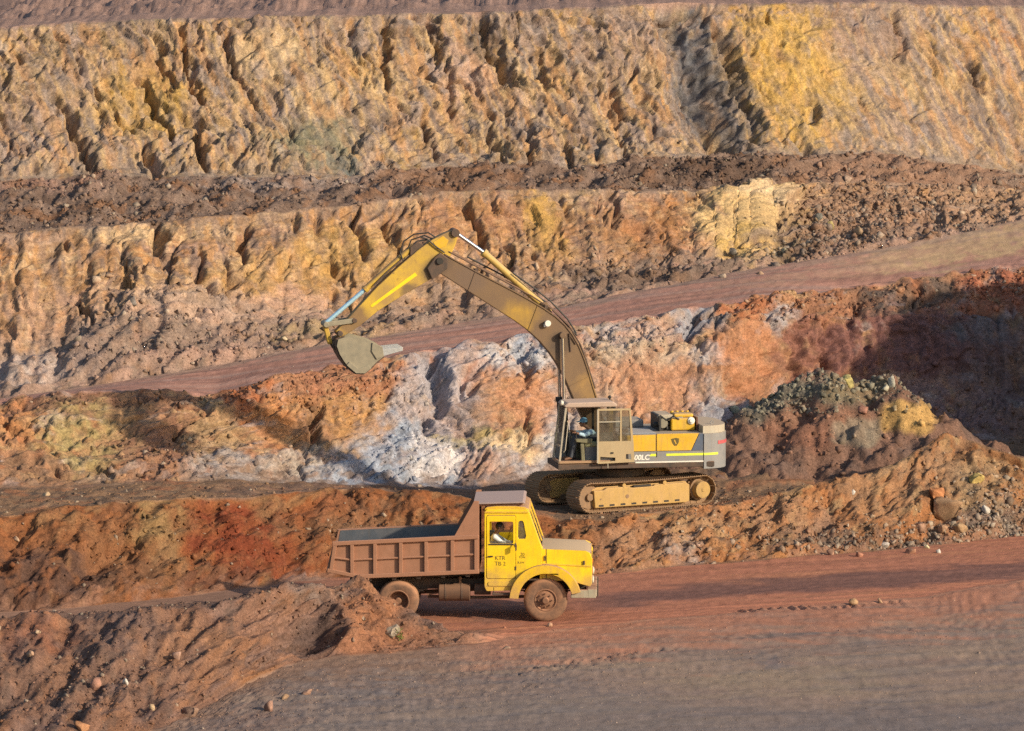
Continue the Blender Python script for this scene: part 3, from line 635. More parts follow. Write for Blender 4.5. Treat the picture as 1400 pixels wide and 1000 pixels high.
# near road, floor and berm
base((0, 1), 'floor'); base((2, 3, 4), 'nearred')
sl = rows(0, 1); mixin(sl, sstep(-.2, .6, fbm((-BX[sl] * .25 + BY[sl] * .97) / 1.6, (BX[sl] * .97 + BY[sl] * .25) / 9, 3, 71)) * .5, (.34, .24, .165)); mixin(sl, sstep(.0, .6, fbm((-BX[sl] * .25 + BY[sl] * .97) / .8, (BX[sl] * .97 + BY[sl] * .25) / 4, 4, 72)) * .5, 'slate')
mixin(sl, (1 - sstep(-15.5, -9.5, BY[sl] + 0.7 * fbm(BX[sl] / 2, BY[sl] / 2, 3, 75))) * .55, 'slate')  # shade over the near floor, painted in as bluish grey
mixin(sl, sstep(-3.5, 0.5, BY[sl] - 0.36 * (BX[sl] - 2)) * .0, (.42, .26, .175))
patch((1,), 680, 890, 160, 20, (.42, .235, .15), .7); patch((1,), 480, 935, 120, 26, 'slate', .6); patch((1,), 1060, 905, 30, 7, 'slate', .8, 8); patch((1,), 330, 990, 80, 20, (.24, .15, .12), .7); patch((1,), 800, 960, 140, 22, 'slate', .4); patch((1,), 1080, 930, 170, 14, (.30, .22, .15), .5); patch((1,), 1280, 985, 160, 20, 'slate', .5)  # slate patch at the left paints in the floor's shade too
sl = rows(2, 3, 4)
rw = -BX[sl] * .36 + BY[sl] * .93
mixin(sl, sstep(-.1, .5, fbm(rw / .45, (BX[sl] * .93 + BY[sl] * .36) / 8, 3, 73)) * .5, (.37, .14, .08)); mixin(sl, sstep(.1, .6, fbm(rw / .3, (BX[sl] * .93 + BY[sl] * .36) / 6, 3, 74)) * .5, (.50, .205, .095))
sl = rows(2, 3, 4); lane = np.abs(PY[sl] - np.interp(PX[sl], [700, 830, 1000, 1200, 1400, 1600], [832, 822, 806, 793, 780, 766]) + 5 * fbm(BX[sl] / 2.5, BY[sl] / .8, 3, 92)); mixin(sl, (1 - sstep(6, 15, lane)) * sstep(740, 860, PX[sl]) * .85, (.17, .085, .075)); patch((3, 4), 640, 835, 120, 12, (.24, .14, .12), .5)  # last patch paints the truck's shadow onto the road beneath it
sl = rows(2, 3)
lw = left[sl] * (1 - sstep(.86, .98, vfrac(sl)) * 0)
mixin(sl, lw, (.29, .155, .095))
def lpatch(*p): patch((2, 3), *p)
mixin(sl, lw * sstep(.0, .45, fbm(BX[sl] / 1.2, SS[sl] / 1.0, 4, 81)) * .7, (.24, .155, .125)); mixin(sl, lw * sstep(.12, .5, fbm(BX[sl] / .8, SS[sl] / .8, 4, 82)) * .7, (.40, .19, .085)); mixin(sl, lw * sstep(.2, .55, fbm(BX[sl] / .35, SS[sl] / .35, 3, 83)) * .6, 'dark')
for p in ((250, 885, 60, 46, (.38, .19, .09), .7), (500, 850, 52, 50, (.40, .175, .075), .9), (520, 880, 80, 16, (.36, .16, .08), .7), (425, 862, 42, 34, (.16, .105, .085), .9), (60, 870, 60, 24, 'rust', .5), (170, 860, 60, 40, (.24, .155, .12), .7), (100, 940, 110, 40, (.26, .16, .11), .5), (330, 925, 40, 16, 'orange', .6), (380, 845, 40, 24, (.36, .20, .13), .6), (440, 812, 50, 12, 'grey', .7)):
    lpatch(*p)
# dirt of the berm spills over the floor at its foot; the track behind it is dull earth
sl = rows(1); t = vfrac(sl)
near_foot = sstep(.62, 1.0, t + .22 * fbm(BX[sl] / .7, BY[sl] / .7, 4, 86)) * (1 - sstep(-3.0, 0.5, BX[sl]))
mixin(sl, near_foot * .9, (.27, .16, .11))
right_edge = sstep(.70, .99, t + .16 * fbm(BX[sl] / 1.8, BY[sl] / .7, 4, 88)) * sstep(-2.0, 0.5, BX[sl])
mixin(sl, right_edge * .95, (.45, .185, .105))
sl = rows(2, 3); t = vfrac(sl)
mixin(sl, (1 - sstep(.0, .6, t + .3 * fbm(BX[sl] / 1.5, BY[sl] / .5, 3, 89))) * sstep(-2.0, 0.5, BX[sl]) * .5, (.38, .225, .15))
sl = rows(3, 4)
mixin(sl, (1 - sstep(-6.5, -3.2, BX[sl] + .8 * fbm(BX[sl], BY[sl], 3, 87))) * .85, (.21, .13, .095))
for zs, kx in (((5,), (.62, .54, .52)), ((2, 3), (1, 1, 1)), ((8, 9, 10), (1.0, .98, 1.0)), ((14,), (.98, .91, .88)), ((17, 18), (.95, .91, .90)), ((13, ), (1.08, .98, .92)), ((15, 16), (.92, .80, .74)), ((19, 20, 21), (1.0, .93, .88))):  # lower bank darkened: its deeper shading is put into the colour
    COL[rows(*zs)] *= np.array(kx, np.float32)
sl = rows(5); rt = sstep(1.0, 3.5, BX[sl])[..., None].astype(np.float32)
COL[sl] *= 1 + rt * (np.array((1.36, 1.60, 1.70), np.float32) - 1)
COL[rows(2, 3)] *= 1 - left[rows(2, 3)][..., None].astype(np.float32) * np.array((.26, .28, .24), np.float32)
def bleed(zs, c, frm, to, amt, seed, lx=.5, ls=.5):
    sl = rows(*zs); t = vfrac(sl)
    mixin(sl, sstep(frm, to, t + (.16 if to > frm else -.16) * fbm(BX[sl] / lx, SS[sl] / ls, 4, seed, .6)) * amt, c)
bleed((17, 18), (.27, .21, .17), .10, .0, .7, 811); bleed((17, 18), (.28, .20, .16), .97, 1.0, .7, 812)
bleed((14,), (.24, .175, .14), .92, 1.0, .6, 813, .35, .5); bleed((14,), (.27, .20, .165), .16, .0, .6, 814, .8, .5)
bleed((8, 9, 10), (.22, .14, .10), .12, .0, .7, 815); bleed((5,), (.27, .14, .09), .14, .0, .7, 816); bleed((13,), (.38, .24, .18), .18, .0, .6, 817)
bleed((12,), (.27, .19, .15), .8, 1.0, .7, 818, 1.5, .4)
lum = 1 + 0.18 * fbm(BX / 0.30, SS / 0.30, 3, 990, 0.6)
COL *= np.clip(lum, .6, 1.5)[..., None].astype(np.float32)
COL = np.clip(COL, 0.01, 0.8)

# ------------------------------------------------------------------ terrain: meshes
def grid_object(name, mask_quads, mat, label, cat=None):
    r, c = np.where(mask_quads)
    v00 = r * NC + c
    quads = np.stack([v00, v00 + 1, v00 + NC + 1, v00 + NC], 1)
    used, inv = np.unique(quads, return_inverse=True)
    q = inv.reshape(-1, 4).astype(np.int32)
    P = np.stack([TX.ravel()[used], TY.ravel()[used], TZ.ravel()[used]], 1).astype(np.float32)
    return mesh_np(name, P, q, COL.reshape(-1, 3)[used], mat, label, 'structure', mat is M['road'])
def mesh_np(name, P, faces, colr, mat, label=None, kind=None, smooth=False, parent=None):
    me = bpy.data.meshes.new(name)
    n = faces.shape[1]
    me.vertices.add(len(P)); me.vertices.foreach_set('co', np.ascontiguousarray(P, np.float32).ravel())
    me.loops.add(faces.size); me.loops.foreach_set('vertex_index', np.ascontiguousarray(faces, np.int32).ravel())
    me.polygons.add(len(faces)); me.polygons.foreach_set('loop_start', np.arange(0, faces.size, n, dtype=np.int32))
    me.update(calc_edges=True)
    if smooth: me.polygons.foreach_set('use_smooth', np.ones(len(faces), bool))
    a = me.color_attributes.new('mineral', 'FLOAT_COLOR', 'POINT')
    a.data.foreach_set('color', np.concatenate([colr, np.ones((len(P), 1))], 1).astype(np.float32).ravel())
    me.materials.append(mat)
    o = bpy.data.objects.new(name, me); col.objects.link(o)
    if label: o['label'] = label
    if kind: o['kind'] = kind
    if parent: o.parent = parent
    return o
qz = np.minimum(ZONE[:-1], ZONE[:-1])[:, None] * np.ones((1, NC - 1), int)
qx = (XG[:-1] + XG[1:])[None] / 2 * np.ones((NR - 1, 1))
berm = np.isin(qz, (2, 3)) & (qx < -0.9)
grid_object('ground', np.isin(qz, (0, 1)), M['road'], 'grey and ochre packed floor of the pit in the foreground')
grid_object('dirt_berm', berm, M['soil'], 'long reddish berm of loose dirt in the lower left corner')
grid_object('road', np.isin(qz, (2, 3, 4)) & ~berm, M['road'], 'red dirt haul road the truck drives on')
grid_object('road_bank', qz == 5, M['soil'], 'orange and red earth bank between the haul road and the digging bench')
grid_object('digging_bench', np.isin(qz, (6, 7)), M['soil'], 'brown bench of earth the excavator stands on')
grid_object('pit_wall', np.isin(qz, (8, 9, 10)), M['cliff'], 'dug wall of orange, blue and white earth behind the excavator')
grid_object('ramp_road', np.isin(qz, (11, 12)), M['road'], 'pinkish dirt ramp rising to the right behind the excavator')
grid_object('scree_slope', qz == 13, M['soil'], 'grey scree slope along the far side of the ramp')
grid_object('lower_terrace_wall', qz == 14, M['cliff'], 'banded tan and orange terrace wall above the ramp')
grid_object('terrace', np.isin(qz, (15, 16)), M['soil'], 'dark rubble covered ledge between the two terrace walls')
grid_object('upper_terrace_wall', np.isin(qz, (17, 18)), M['cliff'], 'tall furrowed yellow and tan rock wall at the top of the picture')
grid_object('hillside', np.isin(qz, (19, 20, 21)), M['soil'], 'greyish ground above the uppermost wall')
# ------------------------------------------------------------------ helper: mesh builder for made things
class MB:
    def __init__(s): s.v = []; s.f = []
    def add(s, verts, faces):
        o = len(s.v); s.v += [tuple(p) for p in verts]; s.f += [tuple(i + o for i in f) for f in faces]; return s
    def box(s, x0, x1, y0, y1, z0, z1):
        v = [(x0, y0, z0), (x1, y0, z0), (x1, y1, z0), (x0, y1, z0), (x0, y0, z1), (x1, y0, z1), (x1, y1, z1), (x0, y1, z1)]
        return s.add(v, [(0, 3, 2, 1), (4, 5, 6, 7), (0, 1, 5, 4), (1, 2, 6, 5), (2, 3, 7, 6), (3, 0, 4, 7)])
    def prism(s, poly, y0, y1, holes=()):
        """polygon in x,z extruded along y, holes cut through"""
        loops = [list(poly)] + [list(h) for h in holes]
        pts = [p for l in loops for p in l]; n = len(pts)
        tris = tessellate_polygon([[Vector((p[0], p[1], 0)) for p in l] for l in loops])
        v = [(p[0], y0, p[1]) for p in pts] + [(p[0], y1, p[1]) for p in pts]
        f = [tuple(t) for t in tris] + [tuple(i + n for i in reversed(t)) for t in tris]
        o = 0
        for l in loops:
            m = len(l)
            for i in range(m):
                a, b = o + i, o + (i + 1) % m
                f.append((a, b, b + n, a + n))
            o += m
        return s.add(v, f)
    def cyl(s, p0, p1, r0, r1=None, n=14, cap=True):
        r1 = r0 if r1 is None else r1
        a, b = Vector(p0), Vector(p1); d = (b - a).normalized()
        u = d.orthogonal().normalized(); w = d.cross(u)
        v = []
        for c, r in ((a, r0), (b, r1)):
            for i in range(n):
                t = 2 * math.pi * i / n
                v.append(c + u * (math.cos(t) * r) + w * (math.sin(t) * r))
        f = [(i, (i + 1) % n, n + (i + 1) % n, n + i) for i in range(n)]
        if cap: f += [tuple(reversed(range(n))), tuple(range(n, 2 * n))]
        return s.add(v, f)
    def bar(s, p0, p1, w, h, up=(0, 0, 1)):
        a, b = Vector(p0), Vector(p1); d = (b - a).normalized()
        side = d.cross(Vector(up)).normalized(); top = side.cross(d)
        v = []
        for c in (a, b):
            for i, j in ((-1, -1), (1, -1), (1, 1), (-1, 1)):
                v.append(c + side * (i * w / 2) + top * (j * h / 2))
        return s.add(v, [(3, 2, 1, 0), (4, 5, 6, 7), (0, 1, 5, 4), (1, 2, 6, 5), (2, 3, 7, 6), (3, 0, 4, 7)])
    def tube(s, pts, r, n=8):
        pts = [Vector(p) for p in pts]; rings = []
        for i, p in enumerate(pts):
            d = (pts[min(i + 1, len(pts) - 1)] - pts[max(i - 1, 0)]).normalized()
            u = d.cross(Vector((0.13, 0.97, 0.2))).normalized(); w = d.cross(u)
            rr = r[i] if isinstance(r, (list, tuple)) else r
            rings.append([p + u * (math.cos(2 * math.pi * k / n) * rr) + w * (math.sin(2 * math.pi * k / n) * rr) for k in range(n)])
        v = [q for g in rings for q in g]
        f = [(i * n + k, i * n + (k + 1) % n, (i + 1) * n + (k + 1) % n, (i + 1) * n + k) for i in range(len(pts) - 1) for k in range(n)]
        f += [tuple(reversed(range(n))), tuple((len(pts) - 1) * n + k for k in range(n))]
        return s.add(v, f)
    def lathe(s, prof, c, axis='y', n=36):
        """profile of (radius, offset along axis) turned about the axis through c"""
        v = []; m = len(prof)
        for i in range(n):
            t = 2 * math.pi * i / n
            for r, o in prof:
                a, b = math.cos(t) * r, math.sin(t) * r
                v.append((c[0] + a, c[1] + o, c[2] + b) if axis == 'y' else (c[0] + a, c[1] + b, c[2] + o))
        f = [(i * m + k, i * m + k + 1, ((i + 1) % n) * m + k + 1, ((i + 1) % n) * m + k) for i in range(n) for k in range(m - 1)]
        return s.add(v, f)
    def ball(s, c, r, n=10, m=7):
        rx, ry, rz = r if isinstance(r, (tuple, list)) else (r, r, r)
        v = [(c[0], c[1], c[2] - rz)]
        for j in range(1, m):
            p = -math.pi / 2 + math.pi * j / m
            for i in range(n):
                t = 2 * math.pi * i / n
                v.append((c[0] + rx * math.cos(p) * math.cos(t), c[1] + ry * math.cos(p) * math.sin(t), c[2] + rz * math.sin(p)))
        v.append((c[0], c[1], c[2] + rz)); last = len(v) - 1
        f = [(0, 1 + (i + 1) % n, 1 + i) for i in range(n)]
        for j in range(m - 2):
            a = 1 + j * n; b = a + n
            f += [(a + i, a + (i + 1) % n, b + (i + 1) % n, b + i) for i in range(n)]
        a = 1 + (m - 2) * n
        f += [(a + i, a + (i + 1) % n, last) for i in range(n)]
        return s.add(v, f)
    def capsule(s, p0, p1, r0, r1=None, n=10):
        r1 = r0 if r1 is None else r1
        s.cyl(p0, p1, r0, r1, n); s.ball(p0, r0, n, 6); s.ball(p1, r1, n, 6); return s
    def build(s, name, mat, parent=None, bevel=0.0, smooth=False, label=None, fix=True):
        me = bpy.data.meshes.new(name)
        me.from_pydata(s.v, [], s.f); me.update()
        if fix:
            bm = bmesh.new(); bm.from_mesh(me); bmesh.ops.recalc_face_normals(bm, faces=bm.faces); bm.to_mesh(me); bm.free()
        if smooth:
            me.polygons.foreach_set('use_smooth', np.ones(len(me.polygons), bool))
            me.set_sharp_from_angle(angle=R(38))
        me.materials.append(mat)
        o = bpy.data.objects.new(name, me); col.objects.link(o)
        if parent: o.parent = parent
        if label: o['label'] = label
        if bevel:
            b = o.modifiers.new('bevel', 'BEVEL'); b.width = bevel; b.segments = 2; b.limit_method = 'ANGLE'; b.angle_limit = R(35)
        return o
def lettering(text, size, loc, rot, mat, parent, name='lettering', shear=0.0, bold=0.0, space=1.0):
    cu = bpy.data.curves.new(name, 'FONT')
    cu.body = text; cu.size = size; cu.extrude = 0.002; cu.shear = shear; cu.offset = bold; cu.space_character = space
    cu.materials.append(mat)
    t = bpy.data.objects.new('text', cu); col.objects.link(t)
    me = bpy.data.meshes.new_from_object(t.evaluated_get(bpy.context.evaluated_depsgraph_get()))
    bpy.data.objects.remove(t)
    o = bpy.data.objects.new(name, me); col.objects.link(o)
    o.location = loc; o.rotation_euler = rot; o.parent = parent
    return o
def arc(cx, cz, r, a0, a1, n):
    return [(cx + r * math.cos(R(a0 + (a1 - a0) * i / n)), cz + r * math.sin(R(a0 + (a1 - a0) * i / n))) for i in range(n + 1)]
def rrect(x0, x1, z0, z1, r, n=4):
    return arc(x1 - r, z0 + r, r, -90, 0, n) + arc(x1 - r, z1 - r, r, 0, 90, n) + arc(x0 + r, z1 - r, r, 90, 180, n) + arc(x0 + r, z0 + r, r, 180, 270, n)

DUST = (0.36, 0.21, 0.14)
M['yellow'] = paint('truck_yellow', (0.90, 0.62, 0.010), 0.08, 0.45, rust=0.14, dustcol=DUST, splash=(.75, 1.35, .75), streak=.22)
M['yellow_dusty'] = paint('dusty_truck_yellow', (0.80, 0.52, 0.012), 0.30, 0.55, rust=0.25, dustcol=DUST, splash=(.6, 1.1, .6), streak=.3)
M['bed'] = paint('dust_brown_steel', (0.30, 0.145, 0.085), 0.75, 0.8, rust=0.2, dustcol=(0.36, 0.185, 0.12))
M['bed_in'] = paint('scoured_steel', (0.13, 0.15, 0.18), 0.30, 0.45, metal=0.4, rust=0.15, scale=1.6, dustcol=(0.30, 0.25, 0.22))
M['frame'] = paint('chassis_grime', (0.055, 0.045, 0.04), 0.45, 0.8, rust=0.4, dustcol=(0.20, 0.115, 0.075))
M['tyre'] = paint('dusty_rubber', (0.05, 0.042, 0.038), 0.85, 0.9, rust=0.0, dustcol=(0.36, 0.19, 0.11), scale=2.5)
M['rim'] = paint('dusty_rim', (0.16, 0.085, 0.05), 0.6, 0.8, rust=0.4, dustcol=(0.32, 0.165, 0.10), scale=7)
M['bumper'] = paint('bumper_grey', (0.38, 0.36, 0.27), 0.35, 0.5, rust=0.25, dustcol=DUST)
M['dark'] = plain('dark_interior', (0.03, 0.027, 0.025), 0.8)
M['black'] = plain('black_rubber', (0.02, 0.02, 0.02), 0.6)
M['ink'] = plain('faded_black_paint', (0.10, 0.075, 0.02), 0.8)
M['glass'] = glass('dusty_glass', (0.7, 0.73, 0.7), 0.22)
M['chrome'] = plain('chrome_rod', (0.75, 0.77, 0.80), 0.16, 1.0, 0.05)
M['lamp'] = plain('lamp_glass', (0.6, 0.58, 0.5), 0.15)
M['seat'] = plain('seat_vinyl', (0.10, 0.09, 0.08), 0.7)
M['skin'] = plain('skin', (0.20, 0.105, 0.065), 0.6, 0, 0.1)
M['hair'] = plain('black_hair', (0.012, 0.010, 0.009), 0.55)
M['white_cloth'] = plain('white_shirt_cloth', (0.66, 0.68, 0.68), 0.9, 0, 0.12, 9)
M['blue_cloth'] = plain('light_blue_shirt_cloth', (0.42, 0.60, 0.74), 0.9, 0, 0.12, 9)
M['cap_cloth'] = plain('blue_cap_cloth', (0.11, 0.27, 0.42), 0.9, 0, 0.15, 12)
M['trouser'] = plain('dark_trouser_cloth', (0.07, 0.08, 0.10), 0.9, 0, 0.2, 9)

# ------------------------------------------------------------------ dump truck
# local axes: x forward, y to its left (away from the camera), z up; origin on the ground below the front axle
truck = empty('dump_truck', (TRK[0], TRK[1], 0.0), (0, 0, TRK_HEAD))
tag(truck, 'yellow cabbed dump truck with an empty dusty brown tipper bed on the red road', 'truck')
NY, FYY = -1.12, 1.12
# chassis
m = MB()
for y in (-0.42, 0.42): m.box(-4.75, 1.0, y - 0.04, y + 0.04, 0.72, 0.98)
for x in (-4.6, -3.2, -2.0, -0.9, 0.6): m.box(x - 0.05, x + 0.05, -0.38, 0.38, 0.76, 0.94)
m.build('chassis_frame', M['frame'], truck, 0.01)
MB().cyl((0, -0.9, 0.52), (0, 0.9, 0.52), 0.07).build('axle', M['frame'], truck)
MB().cyl((-3.6, -0.8, 0.52), (-3.6, 0.8, 0.52), 0.10).ball((-3.6, 0, 0.54), (0.26, 0.24, 0.27)).build('axle', M['frame'], truck, smooth=True)
MB().cyl((-3.4, 0, 0.56), (-0.6, 0.0, 0.72), 0.05).build('drive_shaft', M['frame'], truck)
for y in (-0.52, 0.52):
    m = MB()
    for i in range(4): m.bar((-4.3 + i * 0.1, y, 0.72 - i * 0.03), (-2.9 - i * 0.1, y, 0.72 - i * 0.03), 0.09, 0.025)
    m.build('leaf_spring', M['frame'], truck)
    m = MB()
    for i in range(3): m.bar((-0.65 + i * 0.1, y, 0.70 - i * 0.03), (0.65 - i * 0.1, y, 0.70 - i * 0.03), 0.09, 0.025)
    m.build('leaf_spring', M['frame'], truck)
# wheels
def wheel(x, y, side, r, width, front):
    w = empty('wheel', (x, y, r), parent=truck)
    hw = width / 2; ri = 0.27
    prof = [(ri, -hw * .82), (ri + .05, -hw * .95), (r * .80, -hw), (r * .93, -hw * .88), (r * .985, -hw * .66), (r, -hw * .3), (r, hw * .3), (r * .985, hw * .66), (r * .93, hw * .88), (r * .80, hw), (ri + .05, hw * .95), (ri, hw * .82)]
    m = MB().lathe(prof, (0, 0, 0), 'y', 40)
    m.build('tyre', M['tyre'], w, smooth=True)
    dish = 0.02 if front else 0.17
    o = side * hw
    prof = [(ri + .015, o * .84), (ri - .01, o * .92), (ri - .03, o * .80), (ri - .045, o * .80 - side * dish), (0.13, o * .80 - side * (dish - (0.05 if front else -0.02))), (0.0, o * .80 - side * (dish - (0.05 if front else -0.02)))]
    m = MB().lathe(prof, (0, 0, 0), 'y', 28)
    m.build('rim', M['rim'], w, smooth=True)
    yo = o * .80 - side * (dish - (0.05 if front else -0.02))
    MB().cyl((0, yo - side * .02, 0), (0, yo + side * (0.10 if front else 0.14), 0), 0.095, 0.075, 16).build('hub', M['rim'], w, 0.01, True)
    for i in range(8):
        a = 2 * math.pi * i / 8
        MB().cyl((math.cos(a) * .165, yo - .01 * side, math.sin(a) * .165), (math.cos(a) * .165, yo + side * .04, math.sin(a) * .165), 0.017, n=6).build('wheel_nut', M['rim'], w)
    return w
for sd, y in ((-1, -0.95), (1, 0.95)): wheel(0, y, sd, 0.535, 0.28, True)
for sd in (-1, 1):
    for y in (0.68, 0.99): wheel(-3.6, sd * y, sd, 0.50, 0.27, False)
# fuel tank, air tank, battery box, exhaust
m = MB().cyl((-2.62, -0.72, 0.68), (-1.85, -0.72, 0.68), 0.215, n=24)
tank = m.build('fuel_tank', paint('rusty_tank', (0.10, 0.055, 0.035), 0.5, 0.8, rust=0.5, dustcol=(0.19, 0.105, 0.065)), truck, 0.02, True)
for x in (-2.45, -2.05): MB().lathe([(0.218, -0.02), (0.225, -0.02), (0.225, 0.02), (0.218, 0.02)], (0, 0, 0), 'y', 20).build('tank_strap', M['frame'], tank).matrix_local = Matrix.Translation((x, -0.72, 0.68)) @ Matrix.Rotation(R(90), 4, 'Z')
MB().cyl((-2.1, -0.66, 0.88), (-2.1, -0.66, 1.04), 0.035).cyl((-2.1, -0.66, 1.0), (-2.1, -0.66, 1.06), 0.06, 0.02).build('filler_neck', M['rim'], tank)
MB().cyl((-1.75, -0.60, 0.74), (-1.35, -0.60, 0.74), 0.14, n=18).build('air_tank', M['frame'], truck, 0.01, True)
MB().box(-1.7, -1.2, 0.5, 0.95, 0.55, 0.95).build('battery_box', M['frame'], truck, 0.01)
MB().tube([(0.2, -0.5, 0.6), (-0.6, -0.55, 0.55), (-1.6, -0.5, 0.52), (-2.9, -0.55, 0.55)], 0.04).build('exhaust_pipe', M['frame'], truck)
m = MB().bar((-2.9, -0.75, 0.62), (-2.62, -0.72, 0.66), 0.03, 0.03); m.build('tank_bracket', M['rim'], truck)
# tipper bed: floor and sides are tilted a little, higher at the cab
bed = empty('tipper_bed', (0, 0, 0), parent=truck)
TILT = 0.045
def bz(x, z): return z + (x + 4.56) * TILT
side_poly = [(-5.36, bz(-5.36, 1.27)), (-4.55, bz(-4.55, 1.08)), (-1.62, bz(-1.62, 1.08)), (-1.62, bz(-1.62, 2.02)), (-1.62, 2.98), (-1.74, 2.98), (-2.22, bz(-2.22, 2.02)), (-5.17, bz(-5.17, 2.0))]
for sgn in (-1, 1):
    y0, y1 = (NY, NY + 0.03) if sgn < 0 else (FYY - 0.03, FYY)
    sd = MB().prism(side_poly, y0, y1).build('bed_side', M['bed'], bed, 0.006)
    yo0, yo1 = (NY - 0.075, NY - 0.002) if sgn < 0 else (FYY + 0.002, FYY + 0.075)
    for x in (-4.72, -4.16, -3.53, -2.91, -2.27, -1.69):
        zt = bz(x, 1.985)
        MB().box(x - 0.045, x + 0.045, yo0, yo1, bz(x, 1.16), zt - 0.075).build('rib', M['bed'], sd, 0.008)
    rear = MB().bar((-5.24, (yo0 + yo1) / 2, bz(-5.3, 1.27)), (-5.13, (yo0 + yo1) / 2, bz(-5.2, 1.97)), 0.075, 0.09, (1, 0, 0)); rear.build('rib', M['bed'], sd, 0.008)
    MB().bar((-5.2, (yo0 + yo1) / 2, bz(-5.2, 1.955)), (-1.63, (yo0 + yo1) / 2, bz(-1.63, 1.975)), 0.085, 0.10).build('top_rail', M['bed'], sd, 0.012)
    MB().bar((-4.6, (yo0 + yo1) / 2, bz(-4.6, 1.12)), (-1.62, (yo0 + yo1) / 2, bz(-1.62, 1.12)), 0.08, 0.10).bar((-4.56, (yo0 + yo1) / 2, bz(-4.56, 1.12)), (-5.33, (yo0 + yo1) / 2, bz(-5.33, 1.31)), 0.08, 0.09).build('bottom_rail', M['bed'], sd, 0.012)
    ym = NY - 0.03 if sgn < 0 else FYY + 0.03
    MB().bar((-5.22, ym, bz(-5.2, 1.61)), (-4.72, ym, bz(-4.7, 1.535)), 0.05, 0.045).bar((-4.72, ym, bz(-4.7, 1.535)), (-1.69, ym, bz(-1.69, 1.545)), 0.05, 0.045).build('middle_rail', M['bed'], sd, 0.012)
    li = (NY + 0.032, NY + 0.038) if sgn < 0 else (FYY - 0.038, FYY - 0.032)
    MB().prism([(-5.25, bz(-5.25, 1.30)), (-4.55, bz(-4.55, 1.14)), (-1.66, bz(-1.66, 1.14)), (-1.66, bz(-1.66, 2.0)), (-5.12, bz(-5.12, 1.98))], *li).build('liner_plate', M['bed_in'], sd)
MB().prism([(-5.34, bz(-5.34, 1.29)), (-4.55, bz(-4.55, 1.10)), (-1.62, bz(-1.62, 1.10)), (-1.62, bz(-1.62, 1.14)), (-4.55, bz(-4.55, 1.14)), (-5.34, bz(-5.34, 1.33))], NY + 0.04, FYY - 0.04).build('bed_floor', M['bed_in'], bed)
m = MB()
for x in (-4.3, -3.7, -3.1, -2.5, -1.9): m.box(x - 0.05, x + 0.05, NY + 0.03, FYY - 0.03, bz(x, 0.99), bz(x, 1.098))
for y in (-0.45, 0.45): m.prism([(-4.7, bz(-4.7, .93)), (-1.65, bz(-1.65, .93)), (-1.65, bz(-1.65, 1.03)), (-4.7, bz(-4.7, 1.03))], y - .06, y + .06)
m.build('bed_subframe', M['frame'], bed)
MB().prism([(-1.66, bz(-1.66, 1.14)), (-1.62, bz(-1.62, 1.14)), (-1.62, 2.90), (-1.66, 2.90)], NY + 0.04, FYY - 0.04).build('headboard', M['bed'], bed)
can = MB().prism([(-1.76, 2.93), (-0.56, 2.965), (-0.50, 2.94), (-0.50, 2.91), (-0.56, 2.93), (-1.76, 2.895)], NY - 0.0, FYY).build('cab_guard', paint('guard_grey', (0.34, 0.27, 0.26), 0.35, 0.6, rust=0.15, dustcol=(0.37, 0.27, 0.25)), bed, 0.006)
for y in (-0.95, -0.3, 0.3, 0.95): MB().bar((-1.64, y, 2.86), (-0.56, y, 2.89), 0.05, 0.06).build('guard_rib', M['bed'], can)
MB().cyl((-1.7, -0.25, 0.95), (-1.7, 0.25, 0.95), 0.1).build('tipping_ram', M['frame'], bed)
# rear guard plates under the bed
for y in (-.70, .70): MB().box(-4.8, -4.74, y - .25, y + .25, 0.45, 1.0).build('mud_flap', M['black'], truck)
# cab
cab = empty('cab', (0, 0, 0), parent=truck)
CY = 1.08
cab_out = [(-1.49, 0.86), (-0.72, 0.86), (-0.70, 1.02), (-0.10, 1.30), (-0.08, 1.80), (-0.40, 2.70), (-0.46, 2.78), (-1.42, 2.78), (-1.49, 2.70)]
door_hole = rrect(-1.445, -0.725, 1.06, 2.63, 0.05, 3)
quarter = [(-0.655, 2.05), (-0.50, 2.05), (-0.475, 2.12), (-0.535, 2.45), (-0.57, 2.49), (-0.63, 2.49), (-0.665, 2.45), (-0.675, 2.1)]
for sgn in (-1, 1):
    y0, y1 = (-CY, -CY + 0.04) if sgn < 0 else (CY - 0.04, CY)
    MB().prism(cab_out, y0, y1, [door_hole, quarter]).build('side_panel', M['yellow'], cab, 0.008)
    yd0, yd1 = (-CY - 0.012, -CY + 0.03) if sgn < 0 else (CY - 0.03, CY + 0.012)
    d = MB().prism(rrect(-1.435, -0.735, 1.07, 2.62, 0.045, 3), yd0, yd1, [rrect(-1.37, -0.79, 1.93, 2.47, 0.04, 3)]).build('door', M['yellow'], cab, 0.006)
    yf = -CY - 0.014 if sgn < 0 else CY + 0.014
    MB().box(-1.40, -1.28, min(yf, yf + sgn * .03), max(yf, yf + sgn * .03), 1.60, 1.63).build('handle', M['black'], d, 0.006)
    for z in (1.28, 1.85):
        MB().cyl((-0.728, yf, z), (-0.728, yf, z + 0.09), 0.018, n=8).build('hinge', M['frame'], d)
    MB().prism(rrect(-1.39, -0.77, 1.895, 1.925, 0.012, 2), yf + sgn * .012, yf).build('sill_seal', M['black'], d)
    MB().prism(quarter, (y0 + y1) / 2 - .004, (y0 + y1) / 2 + .004).build('quarter_window', M['glass'], cab)
    MB().prism([(-1.37, 1.93), (-.79, 1.93), (-.79, 1.99), (-1.37, 1.99)], (yd0 + yd1) / 2 - .004, (yd0 + yd1) / 2 + .004).build('pane', M['glass'], d)
yf = -CY - 0.0165
